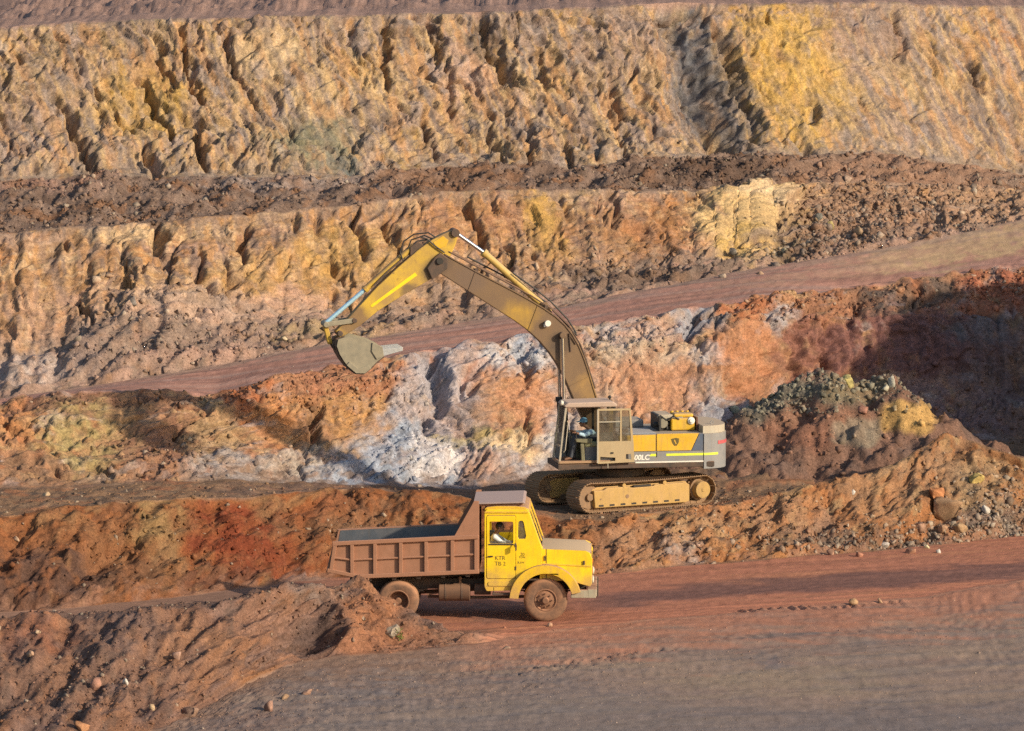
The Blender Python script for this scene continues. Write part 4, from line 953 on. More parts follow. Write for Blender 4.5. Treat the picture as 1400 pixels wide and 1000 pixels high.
MB().bar((-0.80, -CY - .02, 1.92), (-0.70, -CY - .14, 1.86), 0.018, 0.018).box(-0.74, -0.70, -CY - .17, -CY - .11, 1.78, 1.92).build('mirror_arm', M['frame'], cab)
roof = MB().prism([(-1.49, 2.70), (-0.40, 2.70), (-0.40, 2.775), (-0.50, 2.83), (-0.75, 2.855), (-1.2, 2.855), (-1.42, 2.83), (-1.49, 2.78)], -CY + 0.042, CY - 0.042)
roof.build('roof', M['yellow_dusty'], cab, 0.03, True)
MB().bar((-1.49, -CY - .012, 2.70), (-0.42, -CY - .012, 2.70), 0.028, 0.03).build('rain_gutter', M['yellow_dusty'], cab, 0.006)
MB().prism([(-1.485, 0.9), (-1.455, 0.9), (-1.455, 2.70), (-1.485, 2.70)], -CY + .042, CY - .042).build('rear_panel', M['yellow_dusty'], cab)
MB().box(-1.45, -0.12, -CY + .042, CY - .042, 1.02, 1.06).build('floor', M['frame'], cab)
MB().prism([(-0.14, 1.06), (-0.09, 1.06), (-0.09, 1.80), (-0.14, 1.80)], -CY + .042, CY - .042).build('bulkhead', M['yellow_dusty'], cab)
# windscreen frame leaning back
def ws(x, z, y): return (x, y, z)
m = MB()
for y in (-1.02, -0.02, 1.02): m.bar((-0.095, y, 1.80), (-0.41, y, 2.70), 0.07, 0.05, (1, 0, .35))
m.bar((-0.10, -1.04, 1.82), (-0.10, 1.04, 1.82), 0.06, 0.06).bar((-0.41, -1.04, 2.69), (-0.41, 1.04, 2.69), 0.06, 0.06)
wsf = m.build('windscreen_frame', M['yellow_dusty'], cab, 0.008)
for y0, y1 in ((-0.985, -0.055), (0.015, 0.985)):
    MB().add([(-0.12, y0, 1.85), (-0.12, y1, 1.85), (-0.405, y1, 2.66), (-0.405, y0, 2.66), (-0.128, y0, 1.848), (-0.128, y1, 1.848), (-0.413, y1, 2.658), (-0.413, y0, 2.658)], [(0, 1, 2, 3), (7, 6, 5, 4), (0, 4, 5, 1), (1, 5, 6, 2), (2, 6, 7, 3), (3, 7, 4, 0)]).build('pane', M['glass'], wsf)
for y in (-.75, .25): MB().bar((-.10, y, 1.86), (-.23, y + .38, 2.20), .018, .014).bar((-.16, y + .24, 1.98), (-.27, y + .42, 2.33), .010, .022).build('wiper', M['black'], cab)
# inside
st = MB().box(-1.38, -0.95, -0.85, -0.15, 1.06, 1.50).box(-1.42, -1.28, -0.85, -0.15, 1.50, 2.05).build('seat', M['seat'], cab, 0.03)
MB().box(-1.38, -0.95, 0.05, 0.95, 1.06, 1.50).box(-1.42, -1.28, 0.05, 0.95, 1.50, 2.0).build('seat', M['seat'], cab, 0.03)
MB().box(-0.40, -0.15, -1.0, 1.0, 1.70, 1.86).build('dashboard', M['dark'], cab, 0.02)
sw = MB().tube([(-0.62 + 0.22 * math.cos(t) * .6, -0.5 + 0.22 * math.sin(t), 1.88 + 0.22 * math.cos(t) * .8) for t in np.linspace(0, 2 * math.pi, 25)], 0.016, 6).bar((-0.62, -0.5, 1.88), (-0.3, -0.5, 1.55), 0.04, 0.04)
sw.build('steering_wheel', M['black'], cab)
# step below the door
sp = MB().prism([(-1.49, 0.86), (-0.72, 0.86), (-0.66, 0.78), (-1.44, 0.76)], -CY, CY).build('sill', M['yellow_dusty'], cab, 0.008)
MB().box(-1.30, -0.80, -CY - .02, -CY + .18, 0.66, 0.70).box(-1.28, -1.25, -CY, -CY + .03, 0.68, 0.86).box(-0.86, -0.83, -CY, -CY + .03, 0.68, 0.86).build('step', M['frame'], cab, 0.006)
MB().prism(rrect(-1.40, -0.80, 0.885, 0.985, 0.03, 3), -CY - .018, -CY - .001).build('step_panel', M['yellow'], cab, 0.006)
# bonnet
hood_side = [(-0.09, 1.00), (0.60, 1.00), (1.08, 0.86), (1.13, 0.92), (1.14, 1.55), (1.08, 1.70), (0.98, 1.75), (-0.09, 1.79)]
hood = empty('bonnet', (0, 0, 0), parent=truck)
HY = 0.98
for sgn in (-1, 1):
    y0, y1 = (-HY, -HY + .03) if sgn < 0 else (HY - .03, HY)
    hs = MB().prism(hood_side, y0, y1).build('bonnet_side', M['yellow'], hood, 0.012)
    yy = -HY - .006 if sgn < 0 else HY + .006
    MB().bar((-0.08, yy, 1.42), (1.12, yy, 1.36), 0.018, 0.03).build('moulding', M['yellow_dusty'], hs, 0.004)
    MB().bar((0.02, yy, 1.02), (0.02, yy, 1.78), 0.006, 0.012, (1, 0, 0)).build('panel_seam', M['dark'], hs)
    MB().box(0.92, 0.96, min(yy, yy * 1.03), max(yy, yy * 1.03), 1.40, 1.50).build('catch', M['frame'], hs, 0.005)
    MB().box(-0.03, 0.0, min(yy, yy * 1.02), max(yy, yy * 1.02), 1.50, 1.62).build('hinge', M['frame'], hs)
dusty_top = paint('dust_caked_bonnet', (0.50, 0.34, 0.10), 0.8, 0.7, rust=0.1, dustcol=(0.40, 0.30, 0.20))
MB().add([(-0.09, y, z) for y, z in ((-HY + .03, 1.785), (-.5, 1.86), (0, 1.88), (.5, 1.86), (HY - .03, 1.785))] + [(0.95, y, z) for y, z in ((-HY + .03, 1.745), (-.5, 1.81), (0, 1.83), (.5, 1.81), (HY - .03, 1.745))] + [(1.10, y, z) for y, z in ((-HY + .03, 1.66), (-.5, 1.70), (0, 1.71), (.5, 1.70), (HY - .03, 1.66))],
         [(i, i + 1, i + 6, i + 5) for i in range(4)] + [(i + 5, i + 6, i + 11, i + 10) for i in range(4)]).build('bonnet_top', dusty_top, hood, smooth=True)
g = MB().box(1.06, 1.12, -HY + .03, HY - .03, 0.88, 1.68).build('grille', M['yellow_dusty'], hood, 0.02)
for i in range(7): MB().box(1.118, 1.135, -0.62, 0.62, 1.05 + i * .075, 1.085 + i * .075).build('grille_bar', M['dark'], g)
for sgn in (-1, 1):
    hl = MB().cyl((1.11, sgn * .78, 1.02), (1.16, sgn * .78, 1.02), 0.115, 0.105, 20).build('headlight', M['bumper'], hood, 0.01, True)
    MB().ball((1.155, sgn * .78, 1.02), (0.03, 0.095, 0.095), 14, 8).build('lens', M['lamp'], hl, smooth=True)
    MB().box(1.09, 1.15, sgn * .93 - .04, sgn * .93 + .04, 1.18, 1.30).build('turn_signal', plain('amber_lens%d' % (sgn + 1), (0.5, 0.16, 0.02), 0.3), hood, 0.01)
# flared wheel arches
for sgn in (-1, 1):
    outer = arc(0.0, 0.54, 0.88, 14, 176, 22); inner = arc(0.0, 0.54, 0.665, 176, 14, 22)
    outer = [(x, max(z, .58)) for x, z in outer]
    y0, y1 = (-1.22, -0.97) if sgn < 0 else (0.97, 1.22)
    MB().prism(outer + inner, y0, y1).build('fender', M['yellow_dusty'], truck, 0.04, True)
MB().prism(arc(0, .52, .74, 5, 175, 16) + arc(0, .52, .70, 175, 5, 16), -.96, .96).build('wheel_housing', M['dark'], truck)
bp_ = MB().prism([(1.02, .60), (1.22, .60), (1.25, .66), (1.25, .82), (1.02, .82)], -1.14, 1.14).build('bumper', M['bumper'], truck, 0.02)
for y in (-1.11, 1.11): MB().box(0.62, 1.03, y - .03, y + .03, .60, .80).build('bumper_end', M['bumper'], bp_, 0.015)
MB().box(1.252, 1.262, -.28, .28, .64, .76).build('number_plate', M['bumper'], bp_)
for y in (-.6, .6): MB().box(1.25, 1.29, y - .03, y + .03, .56, .88).build('bumper_guard', M['frame'], bp_, 0.008)
# lettering on the door and the cowl
rot_n = (R(90), 0, 0)
lettering('KTR', 0.14, (-1.24, -CY - .0135, 1.53), rot_n, M['ink'], truck)
lettering('TB 2', 0.14, (-1.24, -CY - .0135, 1.39), rot_n, M['ink'], truck)
lettering('20', 0.11, (-0.62, -CY - .0015, 1.63), rot_n, M['ink'], truck)
lettering('TON', 0.07, (-0.65, -CY - .0015, 1.57), rot_n, M['ink'], truck)
lettering('R.LW', 0.07, (-0.68, -CY - .0015, 1.44), rot_n, M['ink'], truck)

# ------------------------------------------------------------------ people
def figure(name, parent_loc, rot, label, cloth, head_at, hip, sh, elbows, hands, knees, feet, headwear, look):
    """seated person; points in the local frame, x forward, y left, z up"""
    p = empty(name, parent_loc, rot)
    tag(p, label, 'person')
    hx, hy, hz = head_at
    V3 = Vector
    def remesh(o, vox):
        r = o.modifiers.new('continuous', 'REMESH'); r.mode = 'VOXEL'; r.voxel_size = vox; r.use_smooth_shade = True
        s_ = o.modifiers.new('soften', 'SMOOTH'); s_.iterations = 3; s_.factor = 0.4
    c_, s_ = math.cos(look), math.sin(look)
    def hd(x, y, z): return (hx + x * c_ - y * s_, hy + x * s_ + y * c_, hz + z)
    b = MB()
    chest = V3(((sh[0]), hy * 0 + sh[1], sh[2] - 0.10)); neck = V3((sh[0] + .01, sh[1], sh[2] + .05))
    b.capsule(hip, chest, 0.125, 0.135, 14).capsule(chest, neck, 0.12, 0.055, 12).capsule(neck, (hx - .02, hy, hz - .06), 0.052, 0.052, 12)
    b.ball((hx, hy, hz), (.095, .075, .118), 16, 12).ball(hd(.045, 0, -.065), (.05, .05, .05), 12, 8)
    b.capsule(hd(.085, 0, .012), hd(.112, 0, -.022), .010, .017, 8)                      # nose
    for sg in (-1, 1):
        b.ball(hd(-.005, sg * .076, -.01), (.020, .012, .030), 8, 6)                     # ears
        b.capsule(hd(.078, sg * .045, .032), hd(.088, sg * .015, .030), .011, .011, 6)   # brow
    b.capsule(hd(.088, -.022, -.058), hd(.088, .022, -.058), .010, .010, 6)              # mouth
    for i, sg in enumerate((-1, 1)):
        s0 = V3((sh[0], sh[1] + sg * .185, sh[2])); e = V3(elbows[i]); h = V3(hands[i]); kn = V3(knees[i]); ft = V3(feet[i]); hp = V3((hip[0], hip[1] + sg * .095, hip[2] - .02))
        b.capsule(chest, s0, .08, .06, 10).capsule(s0, e, .052, .042, 10).capsule(e, h, .042, .028, 10)
        d = (h - e).normalized(); palm = h + d * .05
        sv_ = d.cross(V3((0, 0, 1))).normalized(); dn = d.cross(sv_)
        if dn.z > 0: dn = -dn
        b.capsule(h, palm, .028, .034, 8)
        for k, (off, ln) in enumerate(((-.030, .068), (-.010, .078), (.010, .074), (.030, .058))):
            a0 = palm + sv_ * off + d * .02; a1 = a0 + d * ln * .55; a2 = a1 + dn * ln * .5 + d * ln * .15
            b.capsule(a0, a1, .0095, .009, 6).capsule(a1, a2, .009, .008, 6)
        t0 = h + d * .02 + sv_ * (-sg) * .030; t1 = t0 + sv_ * (-sg) * .025 + d * .035; t2 = t1 + d * .025 + dn * .02
        b.capsule(t0, t1, .012, .010, 6).capsule(t1, t2, .010, .009, 6)
        b.capsule(hp, kn, .085, .060, 12).capsule(kn, ft, .058, .040, 10).capsule(ft, ft + V3((.15, 0, -.035)), .040, .032, 8)
    body = b.build('body', M['skin'], p, fix=False); remesh(body, .009)
    sh_ = MB().capsule(hip, chest, .140, .150, 14).capsule(chest, neck - V3((0, 0, .05)), .135, .085, 12)
    tr_ = MB().capsule(V3(hip) + V3((0, -.06, -.02)), V3(hip) + V3((0, .06, -.02)), .125, .125, 12)
    for i, sg in enumerate((-1, 1)):
        s0 = V3((sh[0], sh[1] + sg * .185, sh[2])); e = V3(elbows[i]); h = V3(hands[i])
        sh_.capsule(chest, s0, .09, .075, 10).capsule(s0, e, .070, .058, 10).capsule(e, e + (h - e) * .55, .058, .048, 10)
        hp = V3((hip[0], hip[1] + sg * .095, hip[2] - .02)); kn = V3(knees[i]); ft = V3(feet[i])
        tr_.capsule(hp, kn, .100, .075, 12).capsule(kn, ft + (kn - ft) * .08, .074, .058, 10)
    o = sh_.build('shirt', cloth, p, fix=False); remesh(o, .014)
    o = tr_.build('trousers', M['trouser'], p, fix=False); remesh(o, .014)
    hr = MB().ball((hx - .018 * c_, hy - .018 * s_, hz + .024), (.102, .086, .108), 16, 10)
    cut = hr.build('hair', M['hair'], p, smooth=True)
    for sg in (-1, 1): MB().ball(hd(.083, sg * .030, .012), (.010, .012, .008), 8, 6).build('eye', M['black'], body, smooth=True)
    if headwear:
        MB().ball((hx - .008 * c_, hy - .008 * s_, hz + .052), (.112, .095, .090), 16, 10).build('cap', M['cap_cloth'], p, smooth=True)
        MB().add([hd(.07, -.075, .05), hd(.07, .075, .05), hd(.185, .05, .028), hd(.20, 0, .034), hd(.185, -.05, .028), hd(.07, -.075, .038), hd(.07, .075, .038), hd(.185, .05, .016), hd(.20, 0, .022), hd(.185, -.05, .016)],
                 [(0, 1, 2, 3, 4), (9, 8, 7, 6, 5), (0, 5, 6, 1), (1, 6, 7, 2), (2, 7, 8, 3), (3, 8, 9, 4), (4, 9, 5, 0)]).build('peak', M['cap_cloth'], p)
    return p
figure('person', (TRK[0], TRK[1], 0), (0, 0, TRK_HEAD), 'truck driver in a white shirt seen through the open yellow door window', M['white_cloth'], (-1.11, -.80, 2.30), (-1.26, -.76, 1.62), (-1.24, -.76, 2.07),
       ((-1.06, -1.0, 1.93), (-.92, -.42, 1.84)), ((-.76, -.74, 1.94), (-.70, -.46, 1.90)), ((-.76, -.80, 1.62), (-.76, -.56, 1.62)), ((-.58, -.80, 1.16), (-.52, -.56, 1.16)), False, R(-12))
# ------------------------------------------------------------------ excavator
# local axes: x forward (left in the picture), y to its left (towards the camera), z up; origin at the swing centre on the bench
EZ = 1.135
exc = empty('excavator', (EXC[0], EXC[1], EZ), (0, 0, EXC_HEAD))
tag(exc, 'yellow and grey crawler excavator with raised boom standing on the bench', 'excavator')
_h = np.array([math.cos(EXC_HEAD), math.sin(EXC_HEAD), 0]); _l = np.array([-math.sin(EXC_HEAD), math.cos(EXC_HEAD), 0])
_root = np.array([EXC[0], EXC[1], EZ])
def E(px, py, lat=0.0):
    """measured point on the machine's own vertical plane, lat metres left of its middle"""
    o = np.array([0, -DIST, CAM_H]); d = ray(px, py)
    t = ((_root + lat * _l - o) @ _l) / (d @ _l)
    q = o + d * t - _root
    return (float(q @ _h), float(q[2]))
def E3(px, py, lat=.2):
    x, z = E(px, py, lat); return (x, lat, z)
def plan(m, poly, z0, z1):
    n = len(poly)
    tr = tessellate_polygon([[Vector((p[0], p[1], 0)) for p in poly]])
    v = [(p[0], p[1], z0) for p in poly] + [(p[0], p[1], z1) for p in poly]
    f = [tuple(t) for t in tr] + [tuple(i + n for i in reversed(t)) for t in tr] + [(i, (i + 1) % n, (i + 1) % n + n, i + n) for i in range(n)]
    return m.add(v, f)
CL = (0.40, 0.27, 0.15)
M['xyellow'] = paint('machine_yellow', (0.66, 0.40, 0.018), 0.22, 0.5, rust=0.15, dustcol=CL)
M['boompaint'] = paint('dirt_caked_boom', (0.20, 0.125, 0.06), 0.8, 0.65, rust=0.35, scale=1.1, dustcol=(0.15, 0.10, 0.07), spots=((E3(712, 436), .62, (.46, .28, .03), .9), (E3(806, 530), .5, (.40, .235, .06), .8), (E3(640, 378), .55, (.15, .10, .07), .9), (E3(600, 356), .45, (.035, .03, .026), .95), (E3(764, 470), .42, (.05, .04, .03), .9)), streak=.2)
M['armpaint'] = paint('worn_arm_yellow', (0.62, 0.41, 0.03), 0.62, 0.6, rust=0.45, scale=1.6, dustcol=(0.30, 0.19, 0.09), spots=((E3(594, 368), .50, (.035, .032, .026), 1.0), (E3(560, 398), .34, (.12, .08, .05), .9), (E3(480, 440), .62, (.15, .09, .045), .95), (E3(525, 402), .4, (.34, .22, .05), .7), (E3(612, 322), .28, (.16, .11, .06), .8)), streak=.2)
M['xgrey'] = paint('machine_grey', (0.21, 0.22, 0.235), 0.3, 0.6, rust=0.15, dustcol=(0.32, 0.27, 0.22))
M['xlight'] = paint('cab_grey', (0.40, 0.37, 0.30), 0.35, 0.6, rust=0.15, dustcol=(0.42, 0.33, 0.24))
M['navy'] = paint('navy_panel', (0.07, 0.10, 0.16), 0.25, 0.6, rust=0.1, dustcol=(0.25, 0.22, 0.2))
M['trackframe'] = paint('clay_caked_frame', (0.42, 0.27, 0.08), 0.6, 0.8, rust=0.45, dustcol=(0.46, 0.30, 0.14), scale=2.5, streak=.75, rustcol=(.14, .085, .05))
M['shoe'] = paint('track_steel', (0.15, 0.11, 0.08), 0.8, 0.7, metal=0.2, rust=0.4, dustcol=(0.36, 0.22, 0.12), scale=5)
M['lime'] = plain('lime_stripe', (0.62, 0.70, 0.05), 0.5, 0, 0.1)
M['letter'] = plain('white_lettering', (0.70, 0.69, 0.64), 0.6, 0, 0.1)
M['clay'] = paint('clay_coated_steel', (0.20, 0.19, 0.15), 0.7, 0.85, rust=0.3, dustcol=(0.33, 0.29, 0.21), scale=3.5, streak=.5)
M['skyglint_rod'] = plain('sky_reflection_rod', (0.42, 0.66, 0.82), 0.28, 0.35, 0.06)  # chrome rod; the sky's reflection is put into its colour
M['redmark'] = plain('faded_red', (0.45, 0.09, 0.10), 0.6)
M['barrel'] = paint('cylinder_yellow', (0.58, 0.40, 0.10), 0.35, 0.55, rust=0.15, dustcol=(0.42, 0.30, 0.16))

# undercarriage, turned under the house
UR = UND_HEAD - EXC_HEAD
def under(o): o.rotation_euler = (0, 0, UR); return o
TR, TC, SHW = 0.375, 1.74, 0.70
def track_pose(s):
    L = 2 * TC; P = 2 * L + 2 * math.pi * TR
    s %= P
    zc = TR + 0.035
    if s < L: return (-TC + s, zc - TR, 0.0)
    s -= L
    if s < math.pi * TR: a = s / TR; return (TC + TR * math.sin(a), zc - TR * math.cos(a), -a)
    s -= math.pi * TR
    if s < L:
        sag = -0.028 * math.sin(math.pi * s / L)
        return (TC - s, zc + TR + sag, math.pi)
    s -= L
    a = s / TR
    return (-TC - TR * math.sin(a), zc + TR * math.cos(a), math.pi - a)
NS = 49
PER = 4 * TC + 2 * math.pi * TR
shoe = MB().box(-PER / NS * .485, PER / NS * .485, -SHW / 2, SHW / 2, -0.02, 0.0)
for gx_ in (-.06, 0.0, .06): shoe.prism([(gx_ - .012, -.018), (gx_ + .012, -.018), (gx_ + .005, -.045), (gx_ - .005, -.045)], -SHW / 2, SHW / 2)
for y in (-.10, .10): shoe.box(-PER / NS * .52, PER / NS * .40, y - .025, y + .025, 0.0, 0.075)
shoe_me = None
for sgn in (1, -1):
    yc = sgn * 1.10
    tr = MB()
    prof = [(1.60, .14), (1.66, .20), (1.66, .60), (1.50, .66), (-1.28, .66), (-1.34, .60), (-1.34, .20), (-1.28, .14)]
    tr.prism(prof, yc - .17, yc + .17)
    yo = yc + sgn * .17
    tr.prism([(1.62, .12), (1.66, .58), (1.35, .58), (1.25, .64), (.55, .64), (.5, .60), (-.2, .60), (-.25, .64), (-1.2, .64), (-1.34, .58), (-1.34, .14), (-1.2, .10)], min(yo, yo + sgn * .12), max(yo, yo + sgn * .12))
    track = under(tr.build('track', M['trackframe'], exc, 0.02))
    for i in range(NS):
        x, z, a = track_pose(i * PER / NS)
        if shoe_me is None:
            o = shoe.build('shoe', M['shoe'], track); shoe_me = o.data
        else:
            o = bpy.data.objects.new('shoe', shoe_me); col.objects.link(o); o.parent = track
        o.matrix_local = Matrix.Translation((x, yc, z)) @ Matrix.Rotation(a, 4, 'Y')
    zc = TR + .035
    sp_ = MB().cyl((-TC, yc - .15, zc), (-TC, yc + .15, zc), .30, n=28)
    for i in range(20):
        a = 2 * math.pi * i / 20
        sp_.bar((-TC + .29 * math.cos(a), yc, zc + .29 * math.sin(a)), (-TC + .345 * math.cos(a), yc, zc + .345 * math.sin(a)), .05, .06, (0, 1, 0))
    sp_.build('sprocket', M['shoe'], track)
    MB().cyl((-TC, yc + sgn * .15, zc), (-TC, yc + sgn * .34, zc), .245, .225, 28).cyl((-TC, yc + sgn * .34, zc), (-TC, yc + sgn * .355, zc), .05, n=10).build('final_drive', M['trackframe'], track, 0.015, True)
    MB().cyl((TC, yc - .16, zc), (TC, yc + .16, zc), .32, n=28).cyl((TC, yc - .2, zc), (TC, yc + .24, zc), .10, n=14).build('idler', M['shoe'], track, 0.01, True)
    for i in range(8):
        x = -1.12 + i * .34
        MB().cyl((x, yc - .2, .16), (x, yc + .2, .16), .085, n=14).cyl((x, yc + sgn * .2, .16), (x, yc + sgn * .26, .16), .05, n=10).build('roller', M['shoe'], track)
        MB().box(x + .10, x + .25, min(yo + sgn * .121, yo + sgn * .124), max(yo + sgn * .121, yo + sgn * .124), .15, .20).build('slot_shade', M['dark'], track)  # thin dark plate paints the shade of an opening in the frame
    for x in (.72, -.55): MB().cyl((x, yc - .1, .68), (x, yc + sgn * .30, .68), .055, n=12).build('carrier_roller', M['trackframe'], track, 0, True)
    MB().prism([(.42, .61), (-.12, .61), (-.12, .66), (.42, .66)], min(yo + sgn * .05, yo + sgn * .123), max(yo + sgn * .05, yo + sgn * .123)).build('grease_slot', M['dark'], track)
    for k_, (x, z) in enumerate(((1.45, .35), (.62, .38))): MB().cyl((x, yo + sgn * .12, z), (x, yo + sgn * .128, z), .025 + .03 * k_, n=10).build('cover_plate', M['shoe'], track)
under(MB().box(-.75, .75, -.95, .95, .42, .78).build('centre_frame', M['frame'], exc, 0.03))
MB().lathe([(.0, .76), (.62, .76), (.66, .80), (.66, .98), (.0, .98)], (0, 0, 0), 'z', 40).build('swing_ring', M['frame'], exc)

# house
XR = E(962, 610, 1.28)[0]; XS = E(897.5, 610, 1.30)[0]
zb = E(900, 640, 1.30)[1]; z1 = E(900, 634, 1.30)[1]; z2 = E(900, 617, 1.30)[1]; z3 = E(900, 593.5, 1.30)[1]
deck = MB(); plan(deck, [(XR - .3, -1.28), (1.55, -1.28), (1.55, -.30), (1.95, -.30), (1.95, 1.28), (XR - .3, 1.28)], zb, z1 + .03)
deck.build('deck', M['frame'], exc, 0.02)
hs = MB().box(XR, 0.35, .34, 1.255, z1 + .033, z3 - .012).box(XR, 0.35, -1.255, -.34, z1 + .033, z3 - .012).box(XR, -.35, -.34, .34, z1 + .033, z3 - .012)
hs.build('engine_housing', M['xgrey'], exc, 0.01)
MB().box(0.36, 1.45, -1.25, -.40, z1 + .033, z3 - .15).build('tool_box', M['xyellow'], exc, 0.02)
x1a, x1b = E(897, 600, 1.3)[0], E(846, 600, 1.3)[0]
MB().prism([(x1a + .008, z2), (x1b, z2), (x1b, z3 - .02), (x1a + .008, z3 - .02)], 1.257, 1.285).build('side_door', M['xyellow'], exc, 0.012)
p_tr, p_br = E(956, 593.5, 1.3), E(945, 616.5, 1.3)
sd = MB().prism([(XS - .008, z2), (p_br[0], z2), (p_tr[0], z3), (XS - .008, z3)], 1.257, 1.287).build('side_door', M['xyellow'], exc, 0.012)
MB().prism([(XR + .01, z1 + .04), (.35, z1 + .04), (.35, z2 - .012), (XR + .01, z2 - .012)], 1.257, 1.283).build('lower_panel', M['xgrey'], exc, 0.008)
MB().prism([(XR + .01, z2 - .006), (p_br[0] - .015, z2 - .006), (p_tr[0] - .015, z3 - .01), (XR + .01, z3 - .01)], 1.257, 1.276).build('rear_panel', M['navy'], exc, 0.006)
za, zb_ = E(925, 623.5, 1.3)[1], E(925, 620.2, 1.3)[1]
MB().prism([(E(963, 622, 1.3)[0], za), (E(911, 622, 1.3)[0], za), (E(911, 622, 1.3)[0], zb_), (E(963, 622, 1.3)[0], zb_)], 1.2835, 1.287).build('stripe', M['lime'], exc)
MB().prism([(E(897, 622, 1.3)[0], za), (E(888, 622, 1.3)[0], za), (E(890, 622, 1.3)[0], zb_), (E(897, 622, 1.3)[0], zb_)], 1.2835, 1.287).build('stripe', M['lime'], exc)
zc0, zc1 = E(900, 633, 1.3)[1], E(900, 631.2, 1.3)[1]
MB().prism([(E(962, 632, 1.3)[0], zc0), (E(869, 632, 1.3)[0], zc0), (E(869, 632, 1.3)[0], zc1), (E(962, 632, 1.3)[0], zc1)], 1.2835, 1.286).build('stripe', M['letter'], exc)
MB().box(XS - .02, XS + .0, 1.284, 1.292, z2 - .16, z2 - .03).build('latch', M['dark'], exc)
lettering('00LC', .19, (E(867, 629, 1.3)[0], 1.284, E(867, 629.2, 1.3)[1]), (R(90), 0, R(180)), M['letter'], exc, shear=.18, bold=.006)
ex, ez = E(923, 604.5, 1.3)
emb = MB()
for a, b_, c_ in (((-.10, .09), (.10, .09), (0, -.12)),):
    emb.prism([(ex - .11, ez + .09), (ex - .02, ez + .11), (ex + .11, ez + .08), (ex + .08, ez - .02), (ex + .02, ez - .11), (ex - .05, ez - .10), (ex - .10, ez - .02)], 1.2875, 1.2905)
emb.build('emblem', M['ink'], sd)
MB().prism([(ex - .045, ez - .05), (ex - .02, ez - .06), (ex + .035, ez + .05), (ex + .005, ez + .06)], 1.2907, 1.293).build('emblem_stroke', M['xyellow'], sd)
# deck top plates
MB().box(x1a, .34, .05, 1.25, z3 - .009, z3 + .03).build('deck_plate', paint('sky_lit_plate', (0.17, 0.22, 0.30), .35, .55, rust=.1, dustcol=(.36, .34, .33)), exc, 0.012)  # the plate's blue is sky light put into its colour
MB().box(x1a, .34, -1.25, -.4, z3 - .009, z3 + .20).build('tank_top', M['xgrey'], exc, 0.03)
MB().box(.0, .22, .9, 1.1, z3 + .03, z3 + .12).build('fuel_cap_box', M['dark'], exc, 0.01)
# open engine
eng = empty('engine', (0, 0, 0), parent=exc)
xe0, xe1 = E(950, 580, .55)[0], E(900, 580, .55)[0]; zt = E(925, 563, .3)[1]
xm = E(917, 580, .55)[0]
MB().box(xe0, xm, -.2, .62, z3, z3 + .34).box(xe0 + .03, xm - .1, -.1, .5, z3 + .34, zt - .03).build('engine_block', M['xyellow'], eng, 0.04)
MB().box(xm, xe1 - .05, -.25, .5, z3, z3 + .10).build('radiator_base', M['dark'], eng)
MB().box(xe1 - .06, xe1, -.5, .66, z3, zt - .08).build('radiator', M['black'], eng, 0.01)
MB().box(xm - .08, xe1 - .04, -.5, .45, zt - .16, zt - .06).build('cover_plate', M['xlight'], eng, 0.02)
MB().cyl((xe0 + .12, .50, zt - .22), (xe0 + .12, .66, zt - .22), .10, n=18).cyl((xe0 + .12, .66, zt - .22), (xe0 + .12, .70, zt - .22), .06, n=12).build('air_filter', M['letter'], eng, 0.02, True)
for i, (a, b_, r_) in enumerate((((xm + .05, .5, z3 + .30), (xm + .32, .5, z3 + .36), .05), ((xm + .05, .45, z3 + .18), (xm + .4, .45, z3 + .16), .07), ((xm - .3, .55, zt - .14), (xm + .25, .5, zt - .20), .035), ((xm + .1, .55, z3 + .05), (xm + .12, .52, zt - .2), .03))):
    MB().capsule(a, b_, r_, r_, 10).build('pipe', M['black'] if i % 2 else M['clay'], eng, smooth=True)
for i in range(4): MB().cyl((xe0 + .12 + i * .14, .1, zt - .05), (xe0 + .12 + i * .14, .1, zt + .01), .045, n=10).build('injector_cap', M['xyellow'], eng, .01)
MB().cyl((xm + .22, .56, z3 + .20), (xm + .22, .60, z3 + .20), .13, n=20).build('fan_pulley', M['clay'], eng, .01)
MB().tube([(xe0 + .45, .62, z3 + .30), (xm - .05, .66, z3 + .40), (xm + .12, .60, z3 + .28), (xm + .30, .58, z3 + .42)], .022).build('hose', M['black'], eng)
MB().cyl((xe0 - .12, -.6, z3), (xe0 - .12, -.6, z3 + .45), .06).build('exhaust_stack', M['frame'], eng, 0, True)
MB().box(xe0 - .06, xe0 - .02, -.4, .66, z3, z3 + .36).build('bulkhead', paint('rusty_bulkhead', (.14, .06, .035), .3, .8, rust=.5), eng)
# counterweight
cw = MB()
rear = [(XR - .004, 1.30)] + [(-1.75 - 1.05 * math.sin(R(t)) ** .8, 1.30 * math.cos(R(t)) ** .55 if t < 90 else 0) for t in range(24, 91, 6)]
poly = rear + [(x, -y) for x, y in reversed(rear[:-1])]
cwz0, cwz1 = E(970, 641, 1.25)[1], E(966, 593, 1.25)[1]
plan(cw, poly, cwz0, cwz1)
c_o = cw.build('counterweight', M['xgrey'], exc, 0.05)
top = MB(); plan(top, [(x * .985 - .02, y * .93) for x, y in poly], cwz1 - .02, cwz1 + .20); top.build('counterweight_top', M['xlight'], c_o, 0.08)
MB().lathe([(.03, -.012), (.05, -.012), (.05, .012), (.03, .012)], (XR - .35, .7, cwz1 + .24), 'y', 14).build('lifting_eye', M['xgrey'], c_o)
band = [p for p in rear if p[1] > .15]
mk = MB()
for (xa, ya), (xb, yb) in zip(band[3:-1], band[4:]): mk.bar((xa - .008, ya + .008, cwz1 - .25), (xb - .008, yb + .008, cwz1 - .25), .01, .09)
mk.build('red_band', M['redmark'], c_o)
mk = MB()
